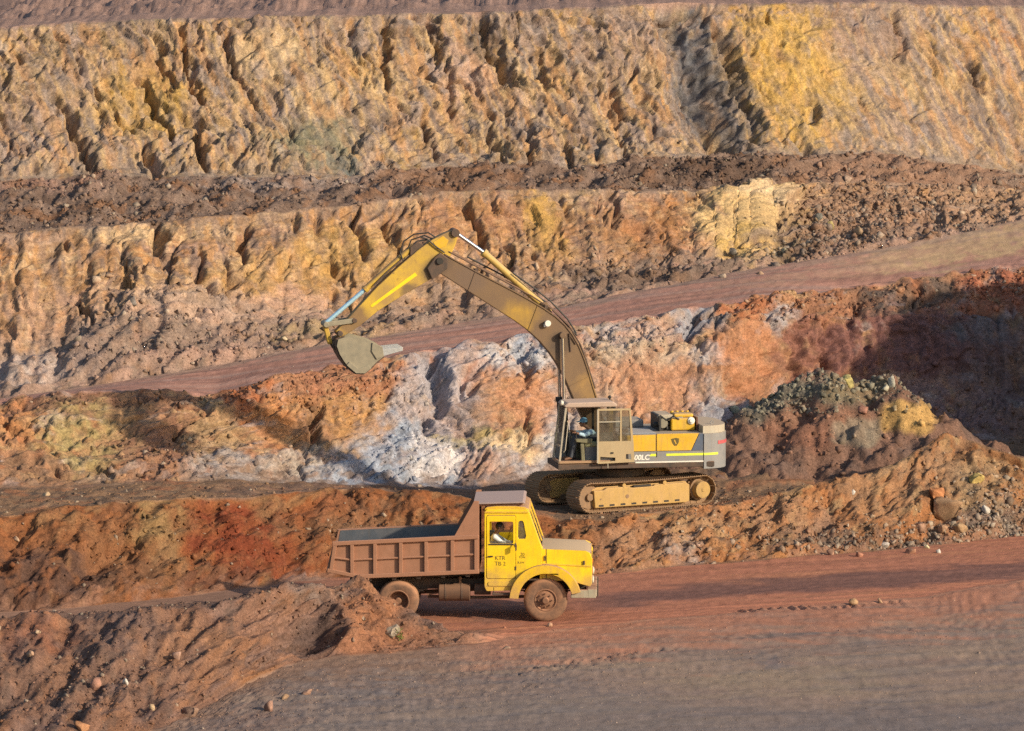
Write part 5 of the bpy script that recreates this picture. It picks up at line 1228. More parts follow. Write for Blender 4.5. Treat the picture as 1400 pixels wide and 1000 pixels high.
for (xa, ya), (xb, yb) in zip(band[0:3], band[1:4]): mk.bar((xa - .004, ya + .006, (za + zb_) / 2), (xb - .004, yb + .006, (za + zb_) / 2), .008, .06)
mk.build('stripe', M['lime'], c_o)

# cab with its door folded back
cabx = empty('cab', (0, 0, 0), parent=exc)
fz0 = E(790, 633, 1.3)[1]; rz0 = E(800, 557.5, 1.35)[1]; rz1 = E(800, 549, .9)[1]
fb = E(765, 633, 1.32)[0]; ftp = E(774, 558, 1.32)[0]; rb = .42; dr = E(818, 600, 1.32)[0]
YN, YF = 1.32, .36
for y in (YN - .03, YF + .03):
    MB().bar((fb, y, fz0), (ftp, y, rz0), .06, .055, (1, 0, 0)).build('front_pillar', M['xlight'], cabx, .008)
    MB().bar((rb, y, fz0), (rb, y, rz0), .06, .06, (1, 0, 0)).build('rear_pillar', M['dark'], cabx, .008)
    MB().bar((dr - .03, y, fz0), (dr - .03, y, rz0), .05, .06, (1, 0, 0)).build('door_pillar', M['dark'], cabx, .008)
MB().bar((fb, YN - .02, fz0 + .02), (rb, YN - .02, fz0 + .02), .05, .07).bar((fb, YF, fz0 + .02), (fb, YN, fz0 + .02), .05, .07).build('floor_rail', paint('clay_rail', (.36, .24, .14), .6, .8), cabx, .008)
MB().box(rb, fb - .03, YF, YN - .05, fz0 - .02, fz0 + .03).build('floor', M['frame'], cabx)
rf = MB().prism([(rb - .06, rz0), (ftp + .02, rz0), (ftp + .06, rz0 + .05), (ftp - .05, rz0 + .13), (rb + .05, rz0 + .15), (rb - .06, rz0 + .08)], YF - .02, YN + .03).build('roof', paint('dusty_roof', (.42, .33, .27), .7, .7, dustcol=(.44, .33, .27)), cabx, .03)
MB().ball((rb + .05, .9, rz0 + .22), (.05, .05, .05)).cyl((rb + .05, .9, rz0 + .12), (rb + .05, .9, rz0 + .2), .02).build('work_lamp', M['black'], rf, smooth=True)
MB().cyl((ftp + .05, 1.2, rz0 + .12), (ftp + .12, 1.2, rz0 + .12), .06, .075, 14).build('work_lamp', M['lamp'], rf, .01, True)
MB().box(rb, rb + .03, YF + .06, YN - .06, fz0 + .03, fz0 + .75).build('rear_wall', M['dark'], cabx)
MB().box(rb + .004, rb + .012, YF + .06, YN - .06, fz0 + .75, rz0 - .02).build('rear_window', M['glass'], cabx)
MB().box(rb + .03, dr - .06, YN - .045, YN - .02, fz0 + .05, fz0 + .8).build('side_wall', M['xgrey'], cabx)
MB().box(rb + .03, fb - .05, YF, YF + .025, fz0 + .05, fz0 + .72).build('inner_wall', M['xgrey'], cabx)
MB().add([(fb - .005, YF + .06, fz0 + .45), (fb - .005, YN - .06, fz0 + .45), (ftp + .0, YN - .06, rz0 - .03), (ftp + .0, YF + .06, rz0 - .03)], [(0, 1, 2, 3)]).build('windscreen', M['glass'], cabx)
MB().bar((fb - .06, YF + .05, fz0 + .42), (fb - .06, YN - .05, fz0 + .42), .04, .05).build('windscreen_rail', M['xlight'], cabx, .006)
# seat, consoles
olive = plain('olive_vinyl', (.16, .15, .09), .75); cream = plain('cream_cushion', (.42, .42, .24), .8)
MB().box(.72, 1.18, .62, 1.10, fz0 + .03, fz0 + .40).build('seat_box', M['xgrey'], cabx, .02)
MB().box(.70, 1.20, .60, 1.13, fz0 + .40, fz0 + .54).build('seat_cushion', cream, cabx, .04)
MB().prism([(.60, fz0 + .45), (.74, fz0 + .45), (.66, rz0 - .45), (.54, rz0 - .45)], .62, 1.08).build('seat_back', M['black'], cabx, .05)
for y in (.50, 1.18):
    cs = MB().prism([(1.02, fz0 + .5), (1.45, fz0 + .55), (1.47, fz0 + .63), (1.0, fz0 + .63)], y - .06, y + .06).bar((1.25, y, fz0 + .03), (1.28, y, fz0 + .5), .10, .10, (1, 0, 0)).build('console', olive, cabx, .02)
    MB().tube([(1.42, y, fz0 + .62), (1.44, y, fz0 + .72), (1.43, y, fz0 + .80)], [.012, .012, .024]).build('joystick', M['black'], cs)
MB().bar((1.62, .7, fz0 + .05), (1.55, .7, fz0 + .45), .03, .03, (1, 0, 0)).bar((1.62, .95, fz0 + .05), (1.55, .95, fz0 + .45), .03, .03, (1, 0, 0)).build('travel_lever', M['black'], cabx)
# the open door, folded flat against the housing
d0, d1 = E(816, 600, 1.42)[0], E(866, 600, 1.42)[0]
dz0 = E(840, 634, 1.42)[1]; dz1 = E(840, 559, 1.42)[1]; dm = E(840, 605, 1.42)[1]; xs_ = E(848.5, 580, 1.42)[0]
xt = d1 + .06
door_poly = [(d1 - .03, dz0 + .03), (d0 - .03, dz0), (d0, dz0 + .05), (d0, dz1 - .03), (d0 - .03, dz1), (xt + .02, dz1), (d1, dm)]
dx = MB().prism(door_poly, 1.40, 1.435, [[(d0 - .06, dm + .03), (d0 - .06, dz1 - .05), (xs_ + .02, dz1 - .05), (xs_ + .02, dm + .03)], [(xs_ - .03, dm + .03), (xs_ - .03, dz1 - .05), (xt + .06, dz1 - .05), (d1 + .07, dm + .03)],
                                                [(d0 - .09, dz0 + .06), (d0 - .09, dz0 + .19), (d0 - .34, dz0 + .17), (d0 - .50, dz0 + .16), (d0 - .50, dz0 + .07)], [(d1 + .06, dz0 + .10), (d1 + .07, dz0 + .25), (d1 + .20, dz0 + .25), (d1 + .21, dz0 + .12)]]).build('door', paint('tan_door', (.40, .32, .19), .5, .6, rust=.25, dustcol=(.44, .32, .18)), cabx, .008)
MB().prism([(d0 - .06, dm + .03), (d0 - .06, dz1 - .05), (xs_ + .02, dz1 - .05), (xs_ + .02, dm + .03)], 1.414, 1.42).build('pane', M['glass'], dx)
MB().prism([(xs_ - .03, dm + .03), (xs_ - .03, dz1 - .05), (xt + .06, dz1 - .05), (d1 + .07, dm + .03)], 1.414, 1.42).build('pane', M['glass'], dx)
MB().bar((d0 - .04, 1.437, dz1 - .35), (xs_ + .0, 1.437, dz1 - .35), .012, .03).build('window_rail', M['xlight'], dx)
MB().box(d0 - .45, d0 - .38, 1.436, 1.46, dz0 + .27, dz0 + .31).build('handle', M['black'], dx)
MB().bar((d0 - .02, 1.44, dz0 + .02), (d0 - .02, 1.44, dz1 - .02), .02, .04, (1, 0, 0)).build('door_edge', M['xlight'], dx, .005)
MB().tube([(d0 - .3, 1.42, dz0 + .02), (d0 - .3, 1.42, dz0 - .12)], .012).build('door_stay', M['xlight'], dx)
MB().tube([(fb - .1, YN + .03, fz0 + .3), (fb - .14, YN + .06, fz0 + .35), (fb - .22, YN + .06, rz0 - .4), (fb - .2, YN + .03, rz0 - .35)], .015).build('grab_rail', M['xlight'], cabx)
# column of yellow seen through the door windows
MB().box(E(841, 580, 1.1)[0], E(833, 580, 1.1)[0], .98, 1.1, z3, rz0 - .1).build('guard_post', M['xyellow'], exc, .01)

# boom
BW = .21
up_e = [(606, 347), (628, 359), (650, 371), (675, 384), (700, 397), (722, 409), (742, 421), (758, 432), (771, 444), (781, 457), (790, 473), (797, 490), (803, 508), (809, 528), (816, 550), (823, 575), (829, 600)]
lo_e = [(810, 600), (797, 575), (786, 553), (777, 532), (769, 513), (760, 497), (749, 481), (736, 466), (720, 451), (702, 438), (680, 424), (655, 408), (625, 389), (597, 371), (589, 362), (594, 351)]
boom = MB().prism([E(*p) for p in up_e] + [E(*p) for p in lo_e], -BW, BW).build('boom', M['boompaint'], exc, .02)
m = MB()
for a, b_ in zip(up_e[:-1], up_e[1:]):
    (xa, za_), (xb, zb2) = E(*a), E(*b_)
    m.bar((xa, 0, za_), (xb, 0, zb2), BW * 2 + .05, .03, (0.1, 0, 1))
m.build('top_flange', M['boompaint'], boom)
tipp = E(599, 356)
MB().cyl((tipp[0], -.32, tipp[1]), (tipp[0], .32, tipp[1]), .09, n=18).build('tip_pin', M['dark'], boom, 0, True)
cp = E(766, 457); bp0 = E(746, 441)
MB().cyl((cp[0], -.40, cp[1]), (cp[0], .40, cp[1]), .085, n=16).build('cylinder_pin', M['boompaint'], boom, .01, True)
MB().cyl((bp0[0], BW, bp0[1]), (bp0[0], BW + .14, bp0[1]), .075, .085, 14).box(bp0[0] - .02, bp0[0] + .10, BW, BW + .1, bp0[1] - .10, bp0[1] - .02).build('work_lamp', M['letter'], boom, .01, True)
# boom cylinders
for sg in (1, -1):
    y = sg * .32
    ft_ = E(776, 632, .32); md = E(771, 549, .32); tp_ = cp
    MB().cyl((ft_[0], y, ft_[1]), (md[0], y, md[1]), .085, n=16).cyl((md[0], y, md[1] - .06), (md[0] + .004, y, md[1] + .05), .11, n=16).build('boom_cylinder', M['dark'], exc, 0, True)
    MB().cyl((md[0], y, md[1]), (tp_[0], y, tp_[1]), .045, n=14).build('boom_rod', M['chrome'], exc, 0, True)
# arm cylinder on top of the boom
a0, a1, a2 = E(752, 430), E(662, 346), E(622, 318)
MB().prism([E(757, 434), E(741, 424), E(737, 414), E(747, 412)], -.12, .12).build('cylinder_bracket', M['boompaint'], boom, .02)
ac = MB().cyl((a0[0], 0, a0[1] + .07), (a1[0], 0, a1[1]), .095, n=18).cyl((a1[0] - .05, 0, a1[1] - .045), (a1[0] + .03, 0, a1[1] + .028), .115, n=18).build('arm_cylinder', M['barrel'], exc, .012, True)
MB().cyl((a1[0], 0, a1[1]), (a2[0], 0, a2[1]), .055, n=14).build('arm_rod', M['chrome'], exc, 0, True)
MB().tube([E(700, 373)[:1] + (.13,) + E(700, 373)[1:], E(730, 396)[:1] + (.15,) + (E(730, 396)[1] + .03,), E(752, 415)[:1] + (.12,) + (E(752, 415)[1] + .06,), E(775, 440)[:1] + (.10,) + (E(775, 440)[1] + .08,), E(787, 458)[:1] + (.10,) + (E(787, 458)[1] + .06,)], .022).build('hose', M['black'], boom)
MB().tube([E(640, 352)[:1] + (-.1,) + E(640, 352)[1:], E(690, 378)[:1] + (-.12,) + E(690, 378)[1:], E(745, 412)[:1] + (-.1,) + E(745, 412)[1:], E(790, 462)[:1] + (-.08,) + (E(790, 462)[1] + .05,)], .022).build('hose', M['black'], boom)
MB().tube([E(785, 470)[:1] + (BW + .02,) + E(785, 470)[1:], E(776, 455)[:1] + (BW + .03,) + E(776, 455)[1:], E(778, 480)[:1] + (BW + .02,) + E(778, 480)[1:]], .016).build('hose', M['frame'], boom)
for q_, (y, dz) in enumerate(((.05, .05), (-.03, .07), (.17, .03))):
    MB().tube([(E(*p)[0], y, E(*p)[1] + dz) for p in ((612, 345), (640, 360), (668, 375), (698, 391), (726, 406), (752, 423), (776, 446), (792, 472), (802, 500), (812, 532))], .019).build('pipe_run', M['frame'], boom)
for px_ in (650, 700, 745): MB().box(E(px_, 372 + (px_ - 650) * .52)[0] - .04, E(px_, 372 + (px_ - 650) * .52)[0] + .04, -.10, .22, E(px_, 372 + (px_ - 650) * .52)[1], E(px_, 372 + (px_ - 650) * .52)[1] + .09).build('pipe_clamp', M['frame'], boom)
for a_, b_ in (((806, 515), (779, 528)), ((735, 418), (722, 452)), ((650, 371), (640, 398))):
    (xa, za_), (xb, zb2) = E(*a_, .21), E(*b_, .21)
    MB().bar((xa, BW + .004, za_), (xb, BW + .004, zb2), .012, .03, (0, 1, 0)).build('weld_seam', M['boompaint'], boom)
# arm
AW = .17
arm_poly = [E(*p) for p in ((625, 320), (618, 314), (604, 320), (590, 327), (572, 340), (545, 363), (515, 391), (490, 418), (474, 436), (458, 452), (463, 461), (472, 457), (491, 445), (515, 425), (550, 403), (585, 383), (603, 369), (614, 350), (622, 333))]
arm = MB().prism(arm_poly, -AW, AW).build('arm', M['armpaint'], exc, .02)
tp2 = E(621, 318)
MB().cyl((tp2[0], -.24, tp2[1]), (tp2[0], .24, tp2[1]), .115, n=18).build('arm_pin', M['frame'], arm, .01, True)
for y in (-AW - .05, AW + .05): MB().prism([E(592, 352), E(582, 366), E(589, 382), E(610, 366), E(610, 352), E(600, 345)], y - .048, y + .048).build('boom_fork', M['frame'], boom, .02)
yl = MB().prism([E(566, 372), E(505, 417), E(507, 420), E(569, 376)], AW, AW + .006).build('paint_strip', M['yellow'], arm)
MB().prism([E(604, 322), E(591, 331), E(597, 340), E(608, 336), E(612, 328)], AW, AW + .012).build('gusset', M['xyellow'], arm, .005)
k1, k0 = E(483, 437.5), E(463, 455)
MB().cyl((k1[0], -.26, k1[1]), (k1[0], .26, k1[1]), .07, n=14).build('link_pin', M['frame'], arm, .01, True)
MB().cyl((k0[0], -.34, k0[1]), (k0[0], .34, k0[1]), .075, n=14).build('bucket_pin', M['frame'], arm, .01, True)
# bucket cylinder
b0, b1, b2 = E(566, 336), E(499, 396), E(444, 443)
off = .10
MB().prism([E(560, 352), E(580, 336), E(570, 330), E(560, 338)], -.12, .12).build('cylinder_bracket', M['frame'], arm, .01)
bc = MB().cyl((b0[0], 0, b0[1]), (b1[0], 0, b1[1]), .085, n=18).cyl((b1[0] - .05, 0, b1[1] + .045), (b1[0] + .02, 0, b1[1] - .02), .10, n=18).build('bucket_cylinder', M['armpaint'], exc, .012, True)
MB().cyl((b1[0], 0, b1[1]), (b2[0], 0, b2[1]), .058, n=14).build('bucket_rod', M['skyglint_rod'], exc, 0, True)
lk = MB()
for y in (-.22, .22): lk.bar((b2[0], y, b2[1]), (k1[0], y, k1[1]), .05, .13, (0, 0, 1))
lk.cyl((b2[0], -.3, b2[1]), (b2[0], .3, b2[1]), .075, n=14)
lk.build('link', M['clay'], exc, .015)
e2 = E(451, 470)
MB().bar((b2[0], 0, b2[1]), (e2[0], 0, e2[1]), .22, .12, (1, 0, .2)).build('bucket_link', M['armpaint'], exc, .02)
hz = []
for i, (pts, y) in enumerate((([(600, 328), (585, 318), (565, 320), (551, 330), (546, 345), (550, 356)], .12), ([(598, 330), (580, 322), (562, 328), (555, 345), (552, 354)], .05), ([(585, 328), (572, 330), (556, 345), (548, 355)], -.05), ([(606, 345), (592, 335), (582, 326), (574, 324)], AW + .05))):
    MB().tube([E(*p)[:1] + (y,) + E(*p)[1:] for p in pts], .02).build('hose', M['black'], arm)
MB().tube([E(*p)[:1] + (.12,) + (E(*p)[1] + .03,) for p in ((550, 355), (530, 372), (510, 392))], .022).build('hose', M['frame'], arm)
# bucket: two side plates, a curved shell, lip and teeth
prof = [E(*p) for p in ((459, 462), (457, 471), (461, 482), (467, 492), (474, 501), (483, 508), (494, 508), (503, 501), (512, 492), (521, 485))]
lipx = [E(*p) for p in ((521, 485), (519, 472), (505, 465), (488, 460), (474, 457))]
bk = empty('bucket', (0, 0, 0), parent=exc)
BKW = .50
for sg in (-1, 1): MB().prism(prof + lipx, min(sg * BKW, sg * (BKW - .04)), max(sg * BKW, sg * (BKW - .04))).build('side_plate', M['clay'], bk, .012)
def offset(pl, d):
    out = []
    for i in range(len(pl)):
        a = Vector(pl[max(i - 1, 0)]); b_ = Vector(pl[min(i + 1, len(pl) - 1)]); t = (b_ - a).normalized()
        out.append((pl[i][0] - t.y * d, pl[i][1] + t.x * d))
    return out
inn = offset(prof, .035)
MB().prism(list(prof) + list(reversed(inn)), -BKW + .042, BKW - .042).build('shell', M['frame'], bk)
for y in (-.22, .22): MB().prism([E(458, 462), E(452, 471), E(456, 478), E(462, 470), E(470, 458)], y - .04, y + .04).build('ear', M['frame'], bk, .01)
for sg in (-1, 1):
    ys_ = sorted((sg * (BKW + .002), sg * (BKW + .035)))
    MB().prism([E(505, 466), E(519, 472), E(521, 485), E(511, 489), E(504, 478)], *ys_).build('side_cutter', M['clay'], bk, .01)
    MB().prism([E(470, 497), E(483, 508), E(495, 508), E(504, 501), E(500, 497), E(486, 502), E(474, 492)], *ys_).build('wear_plate', M['clay'], bk, .008)
l0 = E(518, 478)
MB().prism([E(512, 489), E(522, 485), E(527, 478), E(516, 476)], -BKW + .043, BKW - .043).build('lip', M['clay'], bk, .01)
for y in (-.42, -.21, 0, .21, .42):
    q0, q1 = E(518, 480), E(547, 475)
    MB().add([(q0[0], y - .065, q0[1] - .11), (q0[0], y + .065, q0[1] - .11), (q0[0], y + .065, q0[1] + .09), (q0[0], y - .065, q0[1] + .09), (q1[0], y - .055, q1[1] - .05), (q1[0], y + .055, q1[1] - .05), (q1[0], y + .055, q1[1] + .05), (q1[0], y - .055, q1[1] + .05)],
             [(0, 3, 2, 1), (4, 5, 6, 7), (0, 1, 5, 4), (1, 2, 6, 5), (2, 3, 7, 6), (3, 0, 4, 7)]).build('tooth', paint('worn_tooth_steel', (.60, .64, .70), .1, .3, metal=.7, rust=.1, dustcol=(.4, .37, .3)) if y == -.42 else bpy.data.materials['worn_tooth_steel'], bk, .008)
MB().add([(x, y, z) for y in (-BKW + .05, BKW - .05) for x, z in ((E(515, 478)), (E(500, 471)), (E(486, 470)), (E(470, 468)))], [(0, 1, 5, 4), (1, 2, 6, 5), (2, 3, 7, 6)]).build('load', M['clay'], bk)

hd_ = E(797.5, 578, .86)
figure('person', (EXC[0], EXC[1], EZ), (0, 0, EXC_HEAD), 'excavator operator in a light blue shirt and blue cap sitting in the open cab', M['blue_cloth'], (hd_[0], .86, hd_[1]), (.92, .86, fz0 + .66), (.98, .86, hd_[1] - .24),
       ((1.18, .56, fz0 + .72), (1.20, 1.14, fz0 + .72)), ((1.40, .52, fz0 + .76), (1.42, 1.15, fz0 + .78)), ((1.40, .72, fz0 + .60), (1.40, 1.0, fz0 + .60)), ((1.55, .72, fz0 + .10), (1.55, 1.0, fz0 + .10)), True, R(8))
# ------------------------------------------------------------------ heaps
def heap(name, crest, slope, x0, x1, y0, y1, step, colour, seed, label, rough=.10, structure=False, steep=None):
    xs = np.arange(x0, x1, step); ys = np.arange(y0, y1, step)
    X, Y = np.meshgrid(xs, ys)
    Z = np.full(X.shape, -9.0)
    wx = X + .5 * fbm(X / 1.6, Y / 1.6, 3, seed); wy = Y + .5 * fbm(X / 1.6, Y / 1.6, 3, seed + 5)
    for (ax, ay, az), (bx, by, bz_) in zip(crest[:-1], crest[1:]):
        dx, dy = bx - ax, by - ay; L2 = dx * dx + dy * dy
        t = np.clip(((wx - ax) * dx + (wy - ay) * dy) / L2, 0, 1)
        d = np.hypot(wx - ax - t * dx, wy - ay - t * dy)
        Z = np.maximum(Z, az + t * (bz_ - az) - (np.sqrt(d * d + .09) - .3) * slope)
    Z = Z + .28 * fbm(X / 1.3, Y / 1.3, 3, seed + 9) + rough * fbm(X / .42, Y / .42, 4, seed + 3, .62)
    cc = colour(X, Y, Z)
    n, m_ = X.shape
    v = (np.arange(n - 1)[:, None] * m_ + np.arange(m_ - 1)[None]).ravel()
    q = np.stack([v, v + 1, v + m_ + 1, v + m_], 1)
    keep = (Z.ravel()[q].max(1) > 0.5)
    q = q[keep]; used, inv = np.unique(q, return_inverse=True)
    o = mesh_np(name, np.stack([X.ravel()[used], Y.ravel()[used], Z.ravel()[used]], 1), inv.reshape(-1, 4), cc.reshape(-1, 3)[used], M['soil'], label, 'structure', True)
    return o, (X, Y, Z, cc)
def lerp(c, w, k):
    w = np.clip(w, 0, 1)[..., None]; return c * (1 - w) + mute(k) * w
def heap_col(X, Y, Z):
    px, py = project(X, Y, Z)
    px = px + 14 * fbm(X / .8, Y / .8, 3, 41); py = py + 10 * fbm(X / .8, Y / .8, 3, 42)
    c = np.ones(X.shape + (3,)) * mute((.21, .115, .08))
    c = lerp(c, sstep(0, .5, fbm(X / .9, Y / .9, 4, 43)) * .7, (.15, .10, .085))
    c = lerp(c, (1 - sstep(.7, 1.2, np.hypot((px - 1080) / 90, (py - 552) / 34))) * .8, (.15, .15, .12))
    c = lerp(c, (1 - sstep(.7, 1.2, np.hypot((px - 1110) / 70, (py - 580) / 36))) * .7, (.25, .105, .06))
    c = lerp(c, (1 - sstep(.7, 1.2, np.hypot((px - 1170) / 50, (py - 530) / 20))) * .6, (.24, .19, .10))
    c = lerp(c, (1 - sstep(.7, 1.2, np.hypot((px - 1240) / 44, (py - 572) / 22))) * .95, (.47, .28, .075))
    c = lerp(c, (1 - sstep(.7, 1.2, np.hypot((px - 1170) / 40, (py - 590) / 20))) * .6, (.25, .23, .17))
    return c * np.clip(1 + .2 * fbm(X / .25, Y / .25, 3, 44), .6, 1.5)[..., None]
def hp_(px, py, Y): return tuple(at_y(px, py, Y))
hc = [hp_(985, 600, 21.5), hp_(1030, 562, 22.3), hp_(1080, 530, 23.0), hp_(1140, 512, 23.4), hp_(1200, 522, 23.2), hp_(1250, 552, 22.6), hp_(1310, 596, 21.8), hp_(1400, 622, 21)]
rubble_heap, RH = heap('rubble_heap', hc, .70, 4.2, 17.0, 14.5, 29.5, .055, heap_col, 700, 'tall heap of dark red rubble with a greenish stony crest, right of the excavator')
# unseen end wall added beyond the right edge, shaped to shade the pit corner
def end_col(X, Y, Z):
    c = np.ones(X.shape + (3,)) * mute((.30, .15, .09)); return lerp(c, sstep(0, .5, fbm(X / 1.5, Y / 1.5, 3, 52)) * .7, (.22, .15, .11))
heap('shade_end_wall', [(21.5, 18.0, 6.2), (21.0, 21.5, 8.6), (20.5, 26, 9.4), (20.8, 29, 8.4), (23, 33, 6.6)], 1.7, 15.5, 30.0, 13.5, 38.0, .22, end_col, 720, 'unseen red brown end of the pit, added outside the right edge for shade')

# ------------------------------------------------------------------ stones
def ico(sub):
    bm = bmesh.new(); bmesh.ops.create_icosphere(bm, subdivisions=sub, radius=1.0)
    v = np.array([p.co[:] for p in bm.verts]); f = np.array([[q.index for q in p.verts] for p in bm.faces]); bm.free(); return v, f
ICO1, ICO2, ICO3 = ico(1), ico(2), ico(3)
def rock_shape(base_, r):
    """angular stone: a ball cut by random planes"""
    v, f = base_
    v = v.copy()
    for _ in range(9 if len(v) < 20 else 15):
        nn = r.normal(size=3); nn /= np.linalg.norm(nn); h = r.uniform(.50, .86) if len(v) < 20 else r.uniform(.34, .66)
        d = v @ nn; over = np.maximum(d - h, 0); v -= over[:, None] * nn
    v *= r.uniform(.45, 1.35, 3)
    v += r.normal(size=v.shape) * (.20 if len(v) < 20 else .015)
    return v, f
TPL = [rock_shape(ICO1, rng) for _ in range(40)]
def rotm(n, r):
    q = r.normal(size=(n, 4)); q /= np.linalg.norm(q, axis=1, keepdims=True)
    w, x, y, z = q.T
    return np.stack([np.stack([1 - 2 * (y * y + z * z), 2 * (x * y - z * w), 2 * (x * z + y * w)], -1), np.stack([2 * (x * y + z * w), 1 - 2 * (x * x + z * z), 2 * (y * z - x * w)], -1), np.stack([2 * (x * z - y * w), 2 * (y * z + x * w), 1 - 2 * (x * x + y * y)], -1)], 1)
def scatter(name, P, Cc, sizes, label):
    n = len(P); Rm = rotm(n, rng); idx = rng.integers(0, len(TPL), n)
    VV, FF, CC = [], [], []; o = 0
    for t in range(len(TPL)):
        k = np.where(idx == t)[0]
        if not len(k): continue
        v, f = TPL[t]
        w = np.einsum('nij,vj->nvi', Rm[k], v) * sizes[k][:, None, None] + P[k][:, None, :]
        VV.append(w.reshape(-1, 3)); FF.append((f[None] + (np.arange(len(k)) * len(v))[:, None, None] + o).reshape(-1, 3)); o += len(k) * len(v)
        CC.append(np.repeat(Cc[k], len(v), 0))
    ob = mesh_np(name, np.concatenate(VV), np.concatenate(FF), np.concatenate(CC), M['stone'], label, 'stuff')
    return ob
TPX, TPY = project(TX, TY, TZ)
INX = (TPX > -60) & (TPX < 1460)
def pick(zs, n, weight):
    sl = rows(*zs)
    w = (weight(TPX[sl], TPY[sl]) * INX[sl]).ravel().astype(float)
    area = np.gradient(TX[sl], axis=1) * np.hypot(np.gradient(TY[sl], axis=0), np.gradient(TZ[sl], axis=0))
    w = w * np.clip(area, 0, None).ravel()
    w /= w.sum()
    k = rng.choice(len(w), n, p=w)
    P = np.stack([TX[sl].ravel()[k], TY[sl].ravel()[k], TZ[sl].ravel()[k]], 1)
    P[:, :2] += rng.uniform(-.02, .02, (n, 2))
    return P, COL[sl].reshape(-1, 3)[k]
def sizes(n, lo, hi, p=4.5): return lo + (hi - lo) * rng.random(n) ** p
def stones(name, zs, n, weight, lo, hi, label, pale=.10, tone=None):
    P, c = pick(zs, n, weight)
    s = sizes(n, lo, hi)
    c = c * rng.uniform(.7, 1.25, (n, 1))
    if tone is not None: c = c * .4 + mute(tone) * .6 * rng.uniform(.5, 1.5, (n, 1))
    k = rng.random(n) < pale
    c[k] = c[k] * .5 + mute((.46, .39, .30)) * .5 * rng.uniform(.7, 1.2, (k.sum(), 1))
    P[:, 2] -= s * .12
    return scatter(name, P, np.clip(c, .01, .8), s, label)
def blob(*bs, no=None):
    def w(px, py):
        t = np.zeros_like(px)
        for cx, cy, rx, ry, a in bs: t = t + a * np.exp(-(((px - cx) / rx) ** 2 + ((py - cy) / ry) ** 2))
        if no: t = np.where((px > no[0]) & (px < no[1]) & (py > no[2]) & (py < no[3]), 0, t)
        return t
    return w
stones('rubble', (15, 16), 9000, lambda x, y: 1 + 2 * np.exp(-((x - 960) / 110) ** 2) + np.exp(-((x - 120) / 150) ** 2), .018, .13, 'dark grey brown rubble lying all along the ledge between the terrace walls', .06)
stones('rubble', (13, 14), 8000, blob((1120, 320, 70, 40, 6), (1180, 280, 130, 50, 4), (1330, 275, 100, 40, 2), (210, 460, 110, 50, 3), (330, 470, 80, 40, 2.5), (600, 410, 120, 30, 1), (880, 370, 130, 20, 3), (500, 445, 120, 16, 1.2), no=(955, 1090, 252, 340)), .018, .15, 'scattered scree at the foot of the lower terrace wall', .10)
stones('rubble', (8, 9, 10), 6000, blob((1370, 395, 60, 26, 8), (1200, 405, 130, 20, 4), (450, 525, 90, 30, 4), (330, 545, 60, 20, 2), (740, 480, 60, 30, 2), (880, 460, 60, 26, 3), (230, 620, 80, 34, 2), (1060, 420, 60, 20, 3), (1280, 570, 130, 50, 2), (580, 625, 70, 35, 2), (140, 545, 140, 14, 2)), .016, .11, 'clods and small stones on the dug wall behind the excavator', .10)
stones('rubble', (5, 6, 7), 8000, blob((330, 740, 130, 50, 3), (150, 740, 150, 50, 2), (500, 720, 80, 40, 3), (860, 740, 90, 40, 3), (1100, 720, 130, 40, 3), (1210, 742, 190, 14, 7), (1360, 700, 70, 40, 5), (1320, 640, 80, 40, 2), (1000, 690, 120, 14, 3), (860, 708, 90, 8, 3)), .014, .09, 'clods and small stones lying on the bank beside the haul road', .11)
stones('rubble', (5,), 1100, blob((1200, 738, 90, 14, 4), (1340, 722, 90, 18, 5), (1380, 690, 50, 40, 3), (1100, 745, 60, 12, 2), (980, 735, 50, 25, 1)), .03, .13, 'grey and tan roadside rubble along the foot of the right hand bank', .15, (.30, .25, .20))
stones('rubble', (13, 15, 16), 700, blob((1130, 320, 60, 40, 5), (1220, 285, 120, 40, 3), (1060, 345, 40, 18, 3)), .05, .17, 'larger stones on the rubble slope below the upper wall', .12, (.26, .21, .17))
stones('rubble', (2, 3), 7500, lambda x, y: np.where(x < 600, 1.0 + 2 * np.exp(-((x - 130) / 120) ** 2 - ((y - 950) / 60) ** 2) + 2 * np.exp(-((y - 815) / 22) ** 2), .02), .012, .075, 'clods and stones in the loose dirt of the berm', .08)
stones('gravel', (1,), 11000, blob((500, 940, 230, 50, 5), (330, 985, 120, 24, 5), (700, 900, 200, 30, 1), (1000, 930, 600, 90, 1.2)), .006, .03, 'loose gravel strewn over the pit floor', .04)
stones('gravel', (2, 3, 4, 11, 12), 4500, lambda x, y: np.where((x > 560) | (y < 560), 1.0, .1), .006, .026, 'small stones strewn on the two dirt roads', .10)
# stones on the heap
X, Y, Z, cc = RH
hx_, hy_ = project(X, Y, Z)
w = ((Z > 1.0) * (blob((1070, 548, 80, 26, 8), (1160, 520, 70, 18, 6), (1240, 545, 60, 24, 2), (1130, 600, 120, 50, 1.2))(hx_, hy_) + .05)).ravel(); w /= w.sum()
k = rng.choice(w.size, 5000, p=w)
P = np.stack([X.ravel()[k], Y.ravel()[k], Z.ravel()[k]], 1); s = sizes(len(k), .016, .13, 5.5)
c_ = cc.reshape(-1, 3)[k] * rng.uniform(.6, 1.5, (len(k), 1))
top = hy_.ravel()[k] < 565
c_[top] = c_[top] * .4 + mute((.20, .20, .155)) * .7 * rng.uniform(.4, 1.5, (top.sum(), 1))
P[:, 2] -= s * .1
scatter('rubble', P, np.clip(c_, .01, .7), s, 'greenish and brown stones covering the tall heap')

